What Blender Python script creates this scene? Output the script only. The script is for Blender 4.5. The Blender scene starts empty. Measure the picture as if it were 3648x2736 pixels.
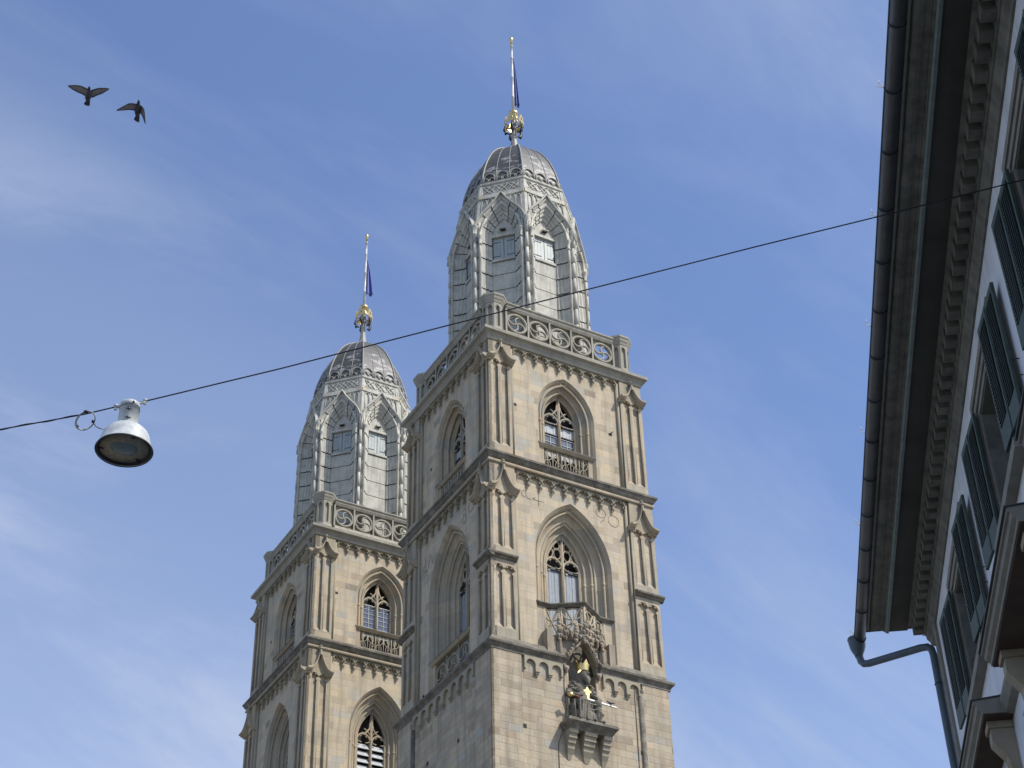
import bpy, bmesh, math, random
from math import sin, cos, pi, radians, sqrt, atan2, acos, tan
from mathutils import Vector, Matrix, noise
random.seed(7)
S = bpy.context.scene
COL = S.collection
# ------------------------------------------------------------------ camera
PITCH, ROLL, YAW_T, YAW_G = 0.65317, -0.026088, 0.52127, 0.110577
FOCAL_PX = 6292.63
fw = Vector((0, cos(PITCH), sin(PITCH))); up0 = Vector((0, -sin(PITCH), cos(PITCH))); rt0 = Vector((1, 0, 0))
rt = cos(ROLL) * rt0 + sin(ROLL) * up0
upv = -sin(ROLL) * rt0 + cos(ROLL) * up0
cam_d = bpy.data.cameras.new('camera'); cam = bpy.data.objects.new('camera', cam_d); COL.objects.link(cam)
cam.matrix_world = Matrix(((rt.x, upv.x, -fw.x, 0), (rt.y, upv.y, -fw.y, 0), (rt.z, upv.z, -fw.z, 0), (0, 0, 0, 1)))
cam_d.sensor_width = 36; cam_d.lens = FOCAL_PX * 36 / 3648; cam_d.clip_start = 0.1; cam_d.clip_end = 5000
S.camera = cam

def ray(px, py):                      # direction through a pixel of the 3648x2736 photograph
    return (fw + rt * ((px - 1824) / FOCAL_PX) - upv * ((py - 1368) / FOCAL_PX)).normalized()
# ------------------------------------------------------------------ sun, sky, exposure
SUN_EL, SUN_AZ = radians(50), radians(65)     # azimuth from the viewer's back towards the right
sdir = Vector((sin(SUN_AZ) * cos(SUN_EL), -cos(SUN_AZ) * cos(SUN_EL), sin(SUN_EL)))
sl = bpy.data.lights.new('sun', 'SUN'); sl.energy = 3.6; sl.angle = radians(0.53); sl.color = (1.0, 0.955, 0.88)
so = bpy.data.objects.new('sun', sl); COL.objects.link(so)
so.rotation_euler = sdir.to_track_quat('Z', 'Y').to_euler(); so.location = (30, -30, 60)
W = bpy.data.worlds.new('World'); S.world = W; W.use_nodes = True
wn = W.node_tree; wn.nodes.clear()
def wnode(t, **k):
    n = wn.nodes.new(t)
    for a, b in k.items(): setattr(n, a, b)
    return n
sky = wnode('ShaderNodeTexSky', sky_type='NISHITA', sun_disc=False, sun_elevation=SUN_EL,
            sun_rotation=atan2(sdir.x, sdir.y), altitude=400, air_density=1.0, dust_density=1.4, ozone_density=1.6)
tcn = wnode('ShaderNodeTexCoord')
def wm(op, x, y=None, z=None):
    n = wnode('ShaderNodeMath', operation=op)
    for i, v in enumerate((x, y, z)):
        if v is None: continue
        if isinstance(v, (int, float)): n.inputs[i].default_value = v
        else: wn.links.new(v, n.inputs[i])
    return n.outputs[0]
def wr(v, a, b, c=0., d=1.):
    n = wnode('ShaderNodeMapRange', interpolation_type='SMOOTHSTEP')
    for k, x in zip(('From Min', 'From Max', 'To Min', 'To Max'), (a, b, c, d)): n.inputs[k].default_value = x
    wn.links.new(v, n.inputs['Value']); return n.outputs[0]
L = wn.links.new
def wdot(v):
    n = wnode('ShaderNodeVectorMath', operation='DOT_PRODUCT'); L(tcn.outputs['Generated'], n.inputs[0]); n.inputs[1].default_value = v; return n.outputs['Value']
# thin cirrus bands lie along one compass direction of the sky; paler towards the western horizon
east = wdot((0.9997, -0.0158, -0.0207)); high = wdot((0.0261, -0.6075, 0.7939))
along = wm('SUBTRACT', wm('MULTIPLY', east, .86), wm('MULTIPLY', high, .50)); across = wm('ADD', wm('MULTIPLY', east, .50), wm('MULTIPLY', high, .86))
third = wdot(tuple(fw))
cv = wnode('ShaderNodeCombineXYZ'); L(wm('MULTIPLY', along, 2.0), cv.inputs[0]); L(wm('MULTIPLY', across, 5.2), cv.inputs[1]); L(third, cv.inputs[2])
n1 = wnode('ShaderNodeTexNoise'); n1.inputs['Scale'].default_value = 1.25; n1.inputs['Detail'].default_value = 10; n1.inputs['Roughness'].default_value = .62; n1.inputs['Distortion'].default_value = .35
L(cv.outputs[0], n1.inputs['Vector'])
band = wm('SUBTRACT', 1, wr(wm('ABSOLUTE', wm('ADD', across, .085)), .0, .085))      # the long faint streak
pale = wr(wm('ADD', wm('MULTIPLY', east, -.42), wm('MULTIPLY', high, -.90)), -.08, .33)
nz = wr(n1.outputs['Fac'], .40, .68)
fac = wm('ADD', wm('MULTIPLY', nz, wm('MULTIPLY_ADD', pale, .50, .13)), wm('MULTIPLY', pale, .34))
fac = wm('ADD', fac, wm('MULTIPLY', wm('MULTIPLY', band, wr(east, .02, -.14)), wm('MULTIPLY_ADD', nz, .22, .07)))
fac = wm('ADD', fac, wm('MULTIPLY', wr(wm('ADD', east, high), .24, .45), wm('MULTIPLY_ADD', nz, .22, .08)))
fac = wm('MINIMUM', fac, .85)
tint = wnode('ShaderNodeMix', data_type='RGBA', blend_type='MULTIPLY'); tint.inputs['Factor'].default_value = 1
tint.inputs['B'].default_value = (1.16, 1.19, 1.36, 1)
mixc = wnode('ShaderNodeMix', data_type='RGBA'); mixc.inputs['B'].default_value = (3.9, 4.35, 5.3, 1)
bg = wnode('ShaderNodeBackground'); bg.inputs['Strength'].default_value = 0.13
wo = wnode('ShaderNodeOutputWorld')
L(sky.outputs[0], tint.inputs['A']); L(tint.outputs['Result'], mixc.inputs['A']); L(fac, mixc.inputs['Factor'])
L(mixc.outputs['Result'], bg.inputs['Color']); L(bg.outputs[0], wo.inputs['Surface'])
S.view_settings.view_transform = 'Standard'; S.view_settings.look = 'None'; S.view_settings.gamma = 1
S.view_settings.exposure = 0.3
S.render.engine = 'CYCLES'

# ------------------------------------------------------------------ materials
def new_mat(name):
    m = bpy.data.materials.new(name); m.use_nodes = True
    nt = m.node_tree; b = nt.nodes['Principled BSDF']
    return m, nt, b
def nd(nt, t, **k):
    n = nt.nodes.new(t)
    for a, b in k.items(): setattr(n, a, b)
    return n
def mth(nt, op, a, b=None, c=None):
    n = nd(nt, 'ShaderNodeMath', operation=op)
    for i, v in enumerate((a, b, c)):
        if v is None: continue
        if isinstance(v, (int, float)): n.inputs[i].default_value = v
        else: nt.links.new(v, n.inputs[i])
    return n.outputs[0]
def mixrgb(nt, f, a, b, mode='MIX'):
    n = nd(nt, 'ShaderNodeMix', data_type='RGBA', blend_type=mode)
    for k, v in (('Factor', f), ('A', a), ('B', b)):
        if isinstance(v, (int, float)): n.inputs[k].default_value = v
        elif isinstance(v, tuple): n.inputs[k].default_value = (*v, 1)
        else: nt.links.new(v, n.inputs[k])
    return n.outputs['Result']
def tex(nt, vec, scale, detail=4, rough=.55, kind='Fac'):
    n = nd(nt, 'ShaderNodeTexNoise'); n.inputs['Scale'].default_value = scale; n.inputs['Detail'].default_value = detail; n.inputs['Roughness'].default_value = rough
    nt.links.new(vec, n.inputs['Vector']); return n.outputs[kind]
def ramp(nt, fac, stops):
    n = nd(nt, 'ShaderNodeValToRGB'); e = n.color_ramp.elements
    while len(e) < len(stops): e.new(.5)
    for i, (p, c) in enumerate(stops): e[i].position = p; e[i].color = (*c, 1)
    nt.links.new(fac, n.inputs[0]); return n.outputs[0]
def rng(nt, v, a, b, c=0., d=1.):
    n = nd(nt, 'ShaderNodeMapRange')
    for k, x in zip(('From Min', 'From Max', 'To Min', 'To Max'), (a, b, c, d)): n.inputs[k].default_value = x
    nt.links.new(v, n.inputs['Value']); return n.outputs[0]

def stone(name, row, length, cols, joint=(.20, .17, .13), jw=.018, blocks=True, jstr=.4, bump=.25, grime=.35, rough=.88):
    m, nt, b = new_mat(name)
    tc = nd(nt, 'ShaderNodeTexCoord').outputs['Object']
    sp = nd(nt, 'ShaderNodeSeparateXYZ'); nt.links.new(tc, sp.inputs[0])
    oi = nd(nt, 'ShaderNodeObjectInfo'); ad = nd(nt, 'ShaderNodeVectorMath', operation='ADD'); nt.links.new(tc, ad.inputs[0]); nt.links.new(oi.outputs['Location'], ad.inputs[1]); tcs = ad.outputs[0]
    ls = nd(nt, 'ShaderNodeSeparateXYZ'); nt.links.new(oi.outputs['Location'], ls.inputs[0]); seed = mth(nt, 'FLOOR', ls.outputs[1])
    u = mth(nt, 'ADD', sp.outputs[0], sp.outputs[1]); z = sp.outputs[2]
    rz = mth(nt, 'DIVIDE', z, row); ri = mth(nt, 'FLOOR', rz); rf = mth(nt, 'FRACT', rz)
    wr = nd(nt, 'ShaderNodeTexWhiteNoise', noise_dimensions='1D'); nt.links.new(mth(nt, 'ADD', ri, seed), wr.inputs['W'])
    # every course has its own shift and block length
    ln = mth(nt, 'MULTIPLY_ADD', wr.outputs['Value'], length * .7, length * .65)
    cu = mth(nt, 'DIVIDE', mth(nt, 'MULTIPLY_ADD', wr.outputs['Value'], 37.3, u), ln)
    ci = mth(nt, 'FLOOR', cu); cf = mth(nt, 'FRACT', cu)
    cv = nd(nt, 'ShaderNodeCombineXYZ'); nt.links.new(mth(nt, 'ADD', ri, seed), cv.inputs[0]); nt.links.new(ci, cv.inputs[1])
    wb = nd(nt, 'ShaderNodeTexWhiteNoise', noise_dimensions='2D'); nt.links.new(cv.outputs[0], wb.inputs['Vector'])
    n_l = tex(nt, tcs, .55, 5, .6); n_s = tex(nt, tc, 9, 5, .65); n_m = tex(nt, tcs, 2.3, 4, .6)
    if blocks: base = ramp(nt, wb.outputs['Value'], cols)
    else: base = ramp(nt, n_m, cols)
    base = mixrgb(nt, rng(nt, n_s, .3, .75, 0, .30), base, (.30, .25, .18))
    base = mixrgb(nt, rng(nt, n_m, .45, .72, 0, .28), base, (.50, .47, .40))
    # weather streaks running down
    mps = nd(nt, 'ShaderNodeMapping'); mps.inputs['Scale'].default_value = (2.6, 2.6, .22); nt.links.new(tcs, mps.inputs[0])
    st = tex(nt, mps.outputs[0], 1.0, 5, .6)
    base = mixrgb(nt, mth(nt, 'MULTIPLY', rng(nt, st, .47, .74), grime * 1.25), base, (.15, .13, .095))
    base = mixrgb(nt, mth(nt, 'MULTIPLY', rng(nt, n_l, .46, .70), grime * .9), base, (.24, .22, .17))
    if blocks:
        dz = mth(nt, 'MULTIPLY', mth(nt, 'MINIMUM', rf, mth(nt, 'SUBTRACT', 1, rf)), row)
        du = mth(nt, 'MULTIPLY', mth(nt, 'MINIMUM', cf, mth(nt, 'SUBTRACT', 1, cf)), ln)
        dd = mth(nt, 'MINIMUM', dz, du)
        jf = rng(nt, dd, jw * .35, jw, 1, 0)
        jf = mth(nt, 'MULTIPLY', jf, rng(nt, tex(nt, tc, 3.1, 2), .3, .6, jstr * .35, jstr))
        base = mixrgb(nt, jf, base, joint)
        h = mth(nt, 'SUBTRACT', mth(nt, 'MULTIPLY', n_s, .35), jf)
    else: h = n_s
    nt.links.new(base, b.inputs['Base Color']); b.inputs['Roughness'].default_value = rough
    b.inputs['Specular IOR Level'].default_value = .2
    bp = nd(nt, 'ShaderNodeBump'); bp.inputs['Strength'].default_value = bump; bp.inputs['Distance'].default_value = .05
    nt.links.new(h, bp.inputs['Height']); nt.links.new(bp.outputs[0], b.inputs['Normal'])
    return m
def plain(name, col, var=.25, scale=6., rough=.6, metal=0., dark=None, spec=.4, streak=0., bump=.1):
    m, nt, b = new_mat(name)
    tc = nd(nt, 'ShaderNodeTexCoord').outputs['Object']
    n = tex(nt, tc, scale, 6, .62); n2_ = tex(nt, tc, scale * .23, 3)
    d = dark or tuple(c * (1 - var) ** 2 for c in col)
    base = mixrgb(nt, rng(nt, n, .38, .72), col, d)
    base = mixrgb(nt, rng(nt, n2_, .4, .7, 0, .5), base, tuple(c * (1 - var) for c in col))
    if streak:
        mps = nd(nt, 'ShaderNodeMapping'); mps.inputs['Scale'].default_value = (5, 5, .35); nt.links.new(tc, mps.inputs[0])
        base = mixrgb(nt, mth(nt, 'MULTIPLY', rng(nt, tex(nt, mps.outputs[0], 1.2, 5), .48, .75), streak), base, tuple(c * .35 for c in col))
    nt.links.new(base, b.inputs['Base Color']); b.inputs['Roughness'].default_value = rough
    b.inputs['Metallic'].default_value = metal; b.inputs['Specular IOR Level'].default_value = spec
    if bump:
        bp = nd(nt, 'ShaderNodeBump'); bp.inputs['Strength'].default_value = bump; bp.inputs['Distance'].default_value = .02
        nt.links.new(n, bp.inputs['Height']); nt.links.new(bp.outputs[0], b.inputs['Normal'])
    return m
T1 = [(0, (0.291, 0.239, 0.167)), (.07, (0.446, 0.367, 0.250)), (.3, (0.582, 0.482, 0.330)), (.62, (0.519, 0.435, 0.306)), (.82, (0.597, 0.477, 0.306)), (.94, (0.446, 0.425, 0.357)), (1, (0.427, 0.325, 0.213))]
T2 = [(0, (0.275, 0.211, 0.138)), (.12, (0.418, 0.339, 0.230)), (.4, (0.513, 0.428, 0.294)), (.62, (0.408, 0.339, 0.235)), (.8, (0.532, 0.428, 0.290)), (.93, (0.332, 0.249, 0.161)), (1, (0.437, 0.414, 0.349))]
T3 = [(.25, (0.405, 0.348, 0.234)), (.5, (0.339, 0.301, 0.211)), (.75, (0.264, 0.241, 0.172))]
M = {}
M['ashlar'] = stone('upper_ashlar_stone', .43, 1.05, T1)
M['rubble'] = stone('lower_shaft_stone', .37, .95, T2, jw=.026, bump=.5, grime=.45)
M['trim'] = stone('carved_trim_stone', .8, 1.2, T3, blocks=False, grime=.4)
M['trimw'] = stone('warm_trim_stone', .85, 3.0, [(0, (.39, .32, .22)), (.3, (.49, .41, .275)), (.6, (.38, .34, .25)), (.8, (.44, .345, .225)), (1, (.36, .335, .265))], grime=.35, jw=.018)
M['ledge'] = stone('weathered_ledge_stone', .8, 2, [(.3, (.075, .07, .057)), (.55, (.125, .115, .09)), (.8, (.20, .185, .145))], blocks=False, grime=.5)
M['carve'] = stone('carved_brown_stone', .8, 2, [(.3, (.30, .235, .16)), (.5, (.38, .31, .22)), (.75, (.22, .185, .14))], blocks=False, grime=.5)
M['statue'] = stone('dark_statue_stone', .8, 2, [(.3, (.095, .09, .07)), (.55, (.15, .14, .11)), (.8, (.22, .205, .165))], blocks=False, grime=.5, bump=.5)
M['rail'] = stone('grey_balustrade_stone', 1.2, 2, [(.3, (.43, .405, .325)), (.55, (.35, .33, .265)), (.8, (.25, .24, .195))], blocks=False, grime=.35)
M['drum'] = plain('pale_sheet_metal', (.57, .55, .465), .22, 1.6, .75, 0, streak=.5, spec=.2)
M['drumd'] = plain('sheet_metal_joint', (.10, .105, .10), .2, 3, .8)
M['ochre'] = plain('ochre_stained_panel', (.50, .43, .30), .2, 3, .7)
M['louv'] = plain('grey_green_shutter_paint', (.37, .41, .385), .12, 3, .5, streak=.2)
M['board'] = plain('pale_board_paint', (.47, .50, .50), .15, 4, .6, streak=.5)
M['bluebrd'] = plain('blue_grey_board', (.30, .33, .35), .15, 4, .6, streak=.3)
M['void'] = plain('dark_interior', (.05, .047, .042), .2, 2, .95)
M['gold'] = plain('gilded_metal', (.83, .64, .28), .12, 9, .36, 1.0, bump=.35, dark=(.55, .40, .15))
M['black'] = plain('blackened_iron', (.025, .025, .028), .2, 5, .5)
M['pole'] = plain('white_painted_pole', (.62, .62, .60), .1, 5, .35)
M['flag'] = plain('blue_flag_cloth', (.12, .15, .40), .2, 4, .7, dark=(.07, .09, .28))
M['copper'] = plain('green_copper', (.22, .36, .31), .2, 4, .6)
def dome_mat():
    m, nt, b = new_mat('slate_grey_roofing')
    tc = nd(nt, 'ShaderNodeTexCoord').outputs['Object']
    sp = nd(nt, 'ShaderNodeSeparateXYZ'); nt.links.new(tc, sp.inputs[0])
    row = mth(nt, 'FRACT', mth(nt, 'DIVIDE', sp.outputs[2], .17))
    ln = rng(nt, mth(nt, 'ABSOLUTE', mth(nt, 'SUBTRACT', row, .5)), .38, .5, 0, .5)
    base = mixrgb(nt, rng(nt, tex(nt, tc, 3, 5), .35, .7), (.050, .049, .044), (.088, .085, .077))
    mp_ = nd(nt, 'ShaderNodeMapping'); mp_.inputs['Scale'].default_value = (1, 1, 2.2); nt.links.new(tc, mp_.inputs[0])
    v = nd(nt, 'ShaderNodeTexVoronoi', distance='CHEBYCHEV'); v.inputs['Scale'].default_value = 1.9; v.inputs['Randomness'].default_value = .9; nt.links.new(mp_.outputs[0], v.inputs['Vector'])
    sep = nd(nt, 'ShaderNodeSeparateColor'); nt.links.new(v.outputs['Color'], sep.inputs[0])
    low = rng(nt, sp.outputs[2], 77.2 + 1.6, 79.6 + 1.6, .0, .34)
    pat = mth(nt, 'GREATER_THAN', sep.outputs[0], mth(nt, 'ADD', low, .70))
    pat = mth(nt, 'MULTIPLY', pat, rng(nt, tex(nt, tc, 7, 5, .7), .42, .52))
    base = mixrgb(nt, mth(nt, 'MULTIPLY', pat, .8), base, (.42, .41, .38))
    base = mixrgb(nt, ln, base, (.06, .06, .06))
    nt.links.new(base, b.inputs['Base Color']); b.inputs['Roughness'].default_value = .55
    return m
M['dome'] = dome_mat()
M['ribl'] = plain('pale_lead_rib', (.31, .30, .255), .2, 5, .55)
def glass_mat():
    m, nt, b = new_mat('window_glass')
    tc = nd(nt, 'ShaderNodeTexCoord').outputs['Object']
    b.inputs['Base Color'].default_value = (.05, .065, .08, 1); b.inputs['Roughness'].default_value = .06
    b.inputs['Specular IOR Level'].default_value = 1.0; b.inputs['Coat Weight'].default_value = .6
    bp = nd(nt, 'ShaderNodeBump'); bp.inputs['Strength'].default_value = .2; bp.inputs['Distance'].default_value = .05
    nt.links.new(tex(nt, tc, 2.2, 2), bp.inputs['Height']); nt.links.new(bp.outputs[0], b.inputs['Normal'])
    return m
M['glass'] = glass_mat()

# ------------------------------------------------------------------ mesh builder
ZO = 1.6
class MB:
    def __init__(s, xf=None): s.v = []; s.f = []; s.sm = []; s.mi = []; s.xf = xf or (lambda p: p)
    def add(s, vs, fs, smooth=False, mi=0):
        o = len(s.v); s.v += [s.xf(p) for p in vs]
        for f in fs: s.f.append(tuple(i + o for i in f)); s.sm.append(smooth); s.mi.append(mi)
    def box(s, a, b, mi=0):
        x0, y0, z0 = a; x1, y1, z1 = b
        s.add([(x0, y0, z0), (x1, y0, z0), (x1, y1, z0), (x0, y1, z0), (x0, y0, z1), (x1, y0, z1), (x1, y1, z1), (x0, y1, z1)],
              [(0, 3, 2, 1), (4, 5, 6, 7), (0, 1, 5, 4), (1, 2, 6, 5), (2, 3, 7, 6), (3, 0, 4, 7)], mi=mi)
    def grid(s, rows, closed_u=False, closed_v=False, smooth=False, mi=0, caps=False):
        n = len(rows); m = len(rows[0]); vs = [p for r in rows for p in r]; fs = []
        for i in range(n if closed_u else n - 1):
            for j in range(m if closed_v else m - 1):
                a = i * m + j; b = i * m + (j + 1) % m; c = ((i + 1) % n) * m + (j + 1) % m; d = ((i + 1) % n) * m + j
                fs.append((a, b, c, d))
        if caps and not closed_u:
            fs.append(tuple(range(m))[::-1]); fs.append(tuple((n - 1) * m + j for j in range(m)))
        s.add(vs, fs, smooth, mi)
    def tube(s, pts, r, n=6, closed=False, smooth=True, mi=0, flat=1.0, ref=None):
        P = [Vector(p) for p in pts]; k = len(P); rows = []
        rr = r if isinstance(r, (list, tuple)) else [r] * k
        prev = None
        for i in range(k):
            if closed: t = P[(i + 1) % k] - P[i - 1]
            else: t = P[min(i + 1, k - 1)] - P[max(i - 1, 0)]
            t.normalize()
            if ref is not None: a = t.cross(Vector(ref))
            elif prev is None: a = t.cross(Vector((0.3, 0.2, 1)) if abs(t.z) < .9 else Vector((1, 0.2, 0)))
            else: a = prev - t * prev.dot(t)
            if a.length < 1e-6: a = t.orthogonal()
            a.normalize(); prev = a; b = t.cross(a)
            rows.append([tuple(P[i] + (a * cos(2 * pi * (j + .5) / n) + b * sin(2 * pi * (j + .5) / n) * flat) * rr[i]) for j in range(n)])
        s.grid(rows, closed_u=closed, closed_v=True, smooth=smooth, mi=mi, caps=True)
    def lathe(s, prof, n=16, cx=0, cy=0, a0=0., smooth=True, mi=0, closed=True):
        rows = [[(cx + r * cos(a0 + 2 * pi * j / n), cy + r * sin(a0 + 2 * pi * j / n), z) for j in range(n)] for r, z in prof]
        s.grid(rows, closed_v=True, smooth=smooth, mi=mi, caps=closed)
    def plate(s, loops, d0, d1, mp, mi=0, back=True):
        # loops: 2-D outlines (first = outside, rest = holes); mp(u, d, z) -> point; d0 front depth, d1 back depth
        bm = bmesh.new(); es = []
        for lp in loops:
            vv = [bm.verts.new((p[0], p[1], 0)) for p in lp]
            es += [bm.edges.new((vv[i], vv[(i + 1) % len(vv)])) for i in range(len(vv))]
        bmesh.ops.triangle_fill(bm, use_beauty=True, use_dissolve=False, edges=es)
        bm.verts.ensure_lookup_table(); bm.verts.index_update()
        base = [(v.co.x, v.co.y) for v in bm.verts]; tri = [tuple(v.index for v in f.verts) for f in bm.faces]
        bm.free()
        s.add([mp(u, d0, z) for u, z in base], tri, mi=mi)
        if back: s.add([mp(u, d1, z) for u, z in base], [t[::-1] for t in tri], mi=mi)
        for lp in loops:
            n = len(lp)
            s.grid([[mp(u, d0, z) for u, z in lp], [mp(u, d1, z) for u, z in lp]], closed_v=True, mi=mi)
    def build(s, name, mats, parent=None, zo=ZO, props=None, weld=True):
        me = bpy.data.meshes.new(name)
        me.from_pydata([(p[0], p[1], p[2] + zo) for p in s.v], [], s.f)
        if not isinstance(mats, (list, tuple)): mats = [mats]
        for m in mats: me.materials.append(m)
        me.polygons.foreach_set('use_smooth', s.sm); me.polygons.foreach_set('material_index', s.mi)
        bm = bmesh.new(); bm.from_mesh(me)
        if weld: bmesh.ops.remove_doubles(bm, verts=bm.verts, dist=1e-5)
        bmesh.ops.recalc_face_normals(bm, faces=bm.faces); bm.to_mesh(me); bm.free()
        o = bpy.data.objects.new(name, me); COL.objects.link(o)
        if parent: o.parent = parent
        if props: tag(o, **props)
        return o
def tag(o, label=None, cat=None, group=None, kind=None):
    if label: o['label'] = label
    if cat: o['category'] = cat
    if group: o['group'] = group
    if kind: o['kind'] = kind
    return o
def empty(name, loc, rz=0, **k):
    o = bpy.data.objects.new(name, None); COL.objects.link(o); o.location = loc; o.rotation_euler = (0, 0, rz); o.empty_display_size = .5
    return tag(o, **k)
def circ(cx, cz, r, n=20, a0=0., a1=2 * pi, full=True):
    k = n if full else n + 1
    return [(cx + r * cos(a0 + (a1 - a0) * i / n), cz + r * sin(a0 + (a1 - a0) * i / n)) for i in range(k)]

# face frames in tower space: 'R' = street face (south), 'L' = left face; mp(u, d, z): d = distance of the plane from the axis
def mapR(u, d, z): return (u, -d, z)
def mapL(u, d, z): return (-d, u, z)
FACES = {'R': mapR, 'L': mapL}

def arch_pts(h, c, zs, zb, nv=6, na=14, over=0.):
    """outline of a pointed arch from bottom left over the apex to bottom right; list of (u, z)"""
    R = c + h; th = acos(c / R); out = []
    for i in range(nv): out.append((-h, zb + (zs - zb) * i / nv))
    for i in range(na + 1):
        t = th * i / na; out.append((c - R * cos(t), zs + R * sin(t)))
    return out + [(-u, z) for u, z in out[:-1]][::-1]
def sweep_arch(mb, mp, prof, c, zs, zb, nv=6, na=14, mi=0):
    rows = [[mp(u, d, z) for u, z in arch_pts(h, c, zs, zb, nv, na)] for h, d in prof]
    mb.grid(rows, mi=mi)
def ring(mb, prof, path=None, closed=True, mi=0):
    """cornice: prof = [(half-size, z)] swept round the square, or along an open list of unit corner factors"""
    if path is None: path = [(-1, -1), (1, -1), (1, 1), (-1, 1)]
    rows = [[(x * s_, y * s_, z) for s_, z in prof] for x, y in path]
    mb.grid(rows, closed_u=closed, closed_v=False, mi=mi)
def trefoil(cx, cz, r, n=9):
    """pointed-down cusped outline: three lobes"""
    pts = []
    for k, a in enumerate((pi, pi / 2, 0)):
        ox, oz = cx + .52 * r * cos(a), cz + .48 * r * sin(a)
        aa = a + pi * .62
        for i in range(n + 1):
            t = aa - (1.24 * pi) * i / n
            pts.append((ox + .5 * r * cos(t), oz + .5 * r * sin(t)))
    return pts
def lancet_hole(u0, u1, z0, z1):
    """blind panel with a cusped (trefoil) head"""
    w = (u1 - u0) / 2; c = (u0 + u1) / 2; zt = z1 - w
    pts = [(u0, z0), (u0, zt - w * .9)]
    pts += [(u0 + w * .38, zt - w * .75), (u0 + w * .42, zt - w * .35), (u0 + w * .02, zt - w * .1), (u0, zt + w * .25), (u0 + w * .3, zt + w * .6), (u0 + w * .62, zt + w * .5),
            (c - w * .25, z1 - w * .15), (c, z1)]
    pts += [(2 * c - a, b) for a, b in pts[:-1]][::-1]
    return pts

# ------------------------------------------------------------------ tower pieces
def leaf_drop(mb, mp, u, d, z, r):
    for du, dz, rr in ((0, 0, 1), (-.5, .45, .7), (.5, .45, .7), (0, -.75, .65), (0, .5, .8), (0, -1.25, .35)):
        cx, cy, cz = u + du * r, d, z + dz * r
        rows = []
        for i in range(5):
            t = pi * i / 4
            rows.append([mp(cx + rr * r * .8 * sin(t) * cos(2 * pi * j / 7), cy + rr * r * .8 * sin(t) * sin(2 * pi * j / 7), cz + rr * r * cos(t)) for j in range(7)])
        mb.grid(rows, closed_v=True, smooth=False)
def frieze(mp, root, s, zt, zb, n, u0, u1, kind, proud=.17):
    mb = MB(); w = (u1 - u0) / n
    out = [(u0, zt), (u0, zb)]
    for i in range(n):
        a = u0 + i * w; g = w * .07; m_ = a + w / 2
        if kind == 'round':
            r = w * .36
            out += [(a + w / 2 - r, zb), (a + w / 2 - r, zb + .30)]
            out += [(m_ - r * cos(pi * k / 10), zb + .30 + r * sin(pi * k / 10)) for k in range(1, 10)]
            out += [(a + w / 2 + r, zb + .30), (a + w / 2 + r, zb)]
        else:
            h = (zt - zb)
            q = [(g, 0), (g, .20), (.19, .30), (.20, .36), (.12, .42), (.12, .60), (.26, .72), (.38, .66), (.41, .72), (.5, .93)]
            pts = [(a + x * w, zb + y * h) for x, y in q]; pts += [(2 * m_ - x, y) for x, y in pts[:-1]][::-1]
            out += pts
    out += [(u1, zb), (u1, zt)]
    mb.plate([out], s + proud, s - .02, mp)
    for i in range(1, n):
        a = u0 + i * w
        if kind == 'round':
            for k in range(3):
                hw = .12 - .03 * k
                mb.plate([[(a - hw, zb - .09 * k), (a + hw, zb - .09 * k), (a + hw, zb - .09 * (k + 1) + .005), (a - hw, zb - .09 * (k + 1) + .005)]], s + proud + .04 - .05 * k, s - .02, mp)
        else: leaf_drop(mb, mp, a, s + proud * .75, zb - .08, w * .135)
    if kind != 'round':   # hood moulding over every little arch
        for i in range(n):
            a = u0 + i * w; h = zt - zb
            pts = [(a + w * (.5 - .47 * cos(pi * k / 8)), zb + h * (.25 + .62 * sin(pi * k / 8) ** .8)) for k in range(9)]
            mb.tube([mp(x, s + proud + .02, y) for x, y in pts], .028, 4)
    return mb.build('frieze', M['trim'], root)

def pilaster(mp, root, s, u0, u1, panels, ztop, zbot, name='buttress_facing'):
    mb = MB(); holes = []
    w = u1 - u0; b = .16
    for z0, z1 in panels:
        pw = (w - 2 * b - .10) / 2
        holes.append(lancet_hole(u0 + b, u0 + b + pw, z0, z1)); holes.append(lancet_hole(u1 - b - pw, u1 - b, z0, z1))
    mb.plate([[(u0, zbot), (u1, zbot), (u1, ztop), (u0, ztop)]] + holes, s, s - .17, mp, back=False)
    for z0, z1 in panels:      # sloped foot of each blind panel + roll mouldings
        pw = (w - 2 * b - .10) / 2
        for a in (u0 + b, u1 - b - pw):
            mb.add([mp(a, s - .02, z0 - .0), mp(a + pw, s - .02, z0), mp(a + pw, s - .165, z0 + .28), mp(a, s - .165, z0 + .28)], [(0, 1, 2, 3)])
            for e in (a + .025, a + pw - .025):
                mb.tube([mp(e, s - .03, z0 + .1), mp(e, s - .03, z1 - pw * .85)], .032, 5)
            mb.tube([mp(x, s - .0, y) for x, y in circ(a + pw / 2, z1 - pw * .52, pw * .56, 10, pi * .95, .05 * pi, False)], .035, 5)
    o = mb.build(name, M['trimw'], root)
    bk = MB()
    bk.plate([[(u0, zbot), (u1, zbot), (u1, ztop), (u0, ztop)]], s - .168, s - .3, mp, back=False)
    bk.build('panel_back', M['ashlar'], o)
    return o
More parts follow.
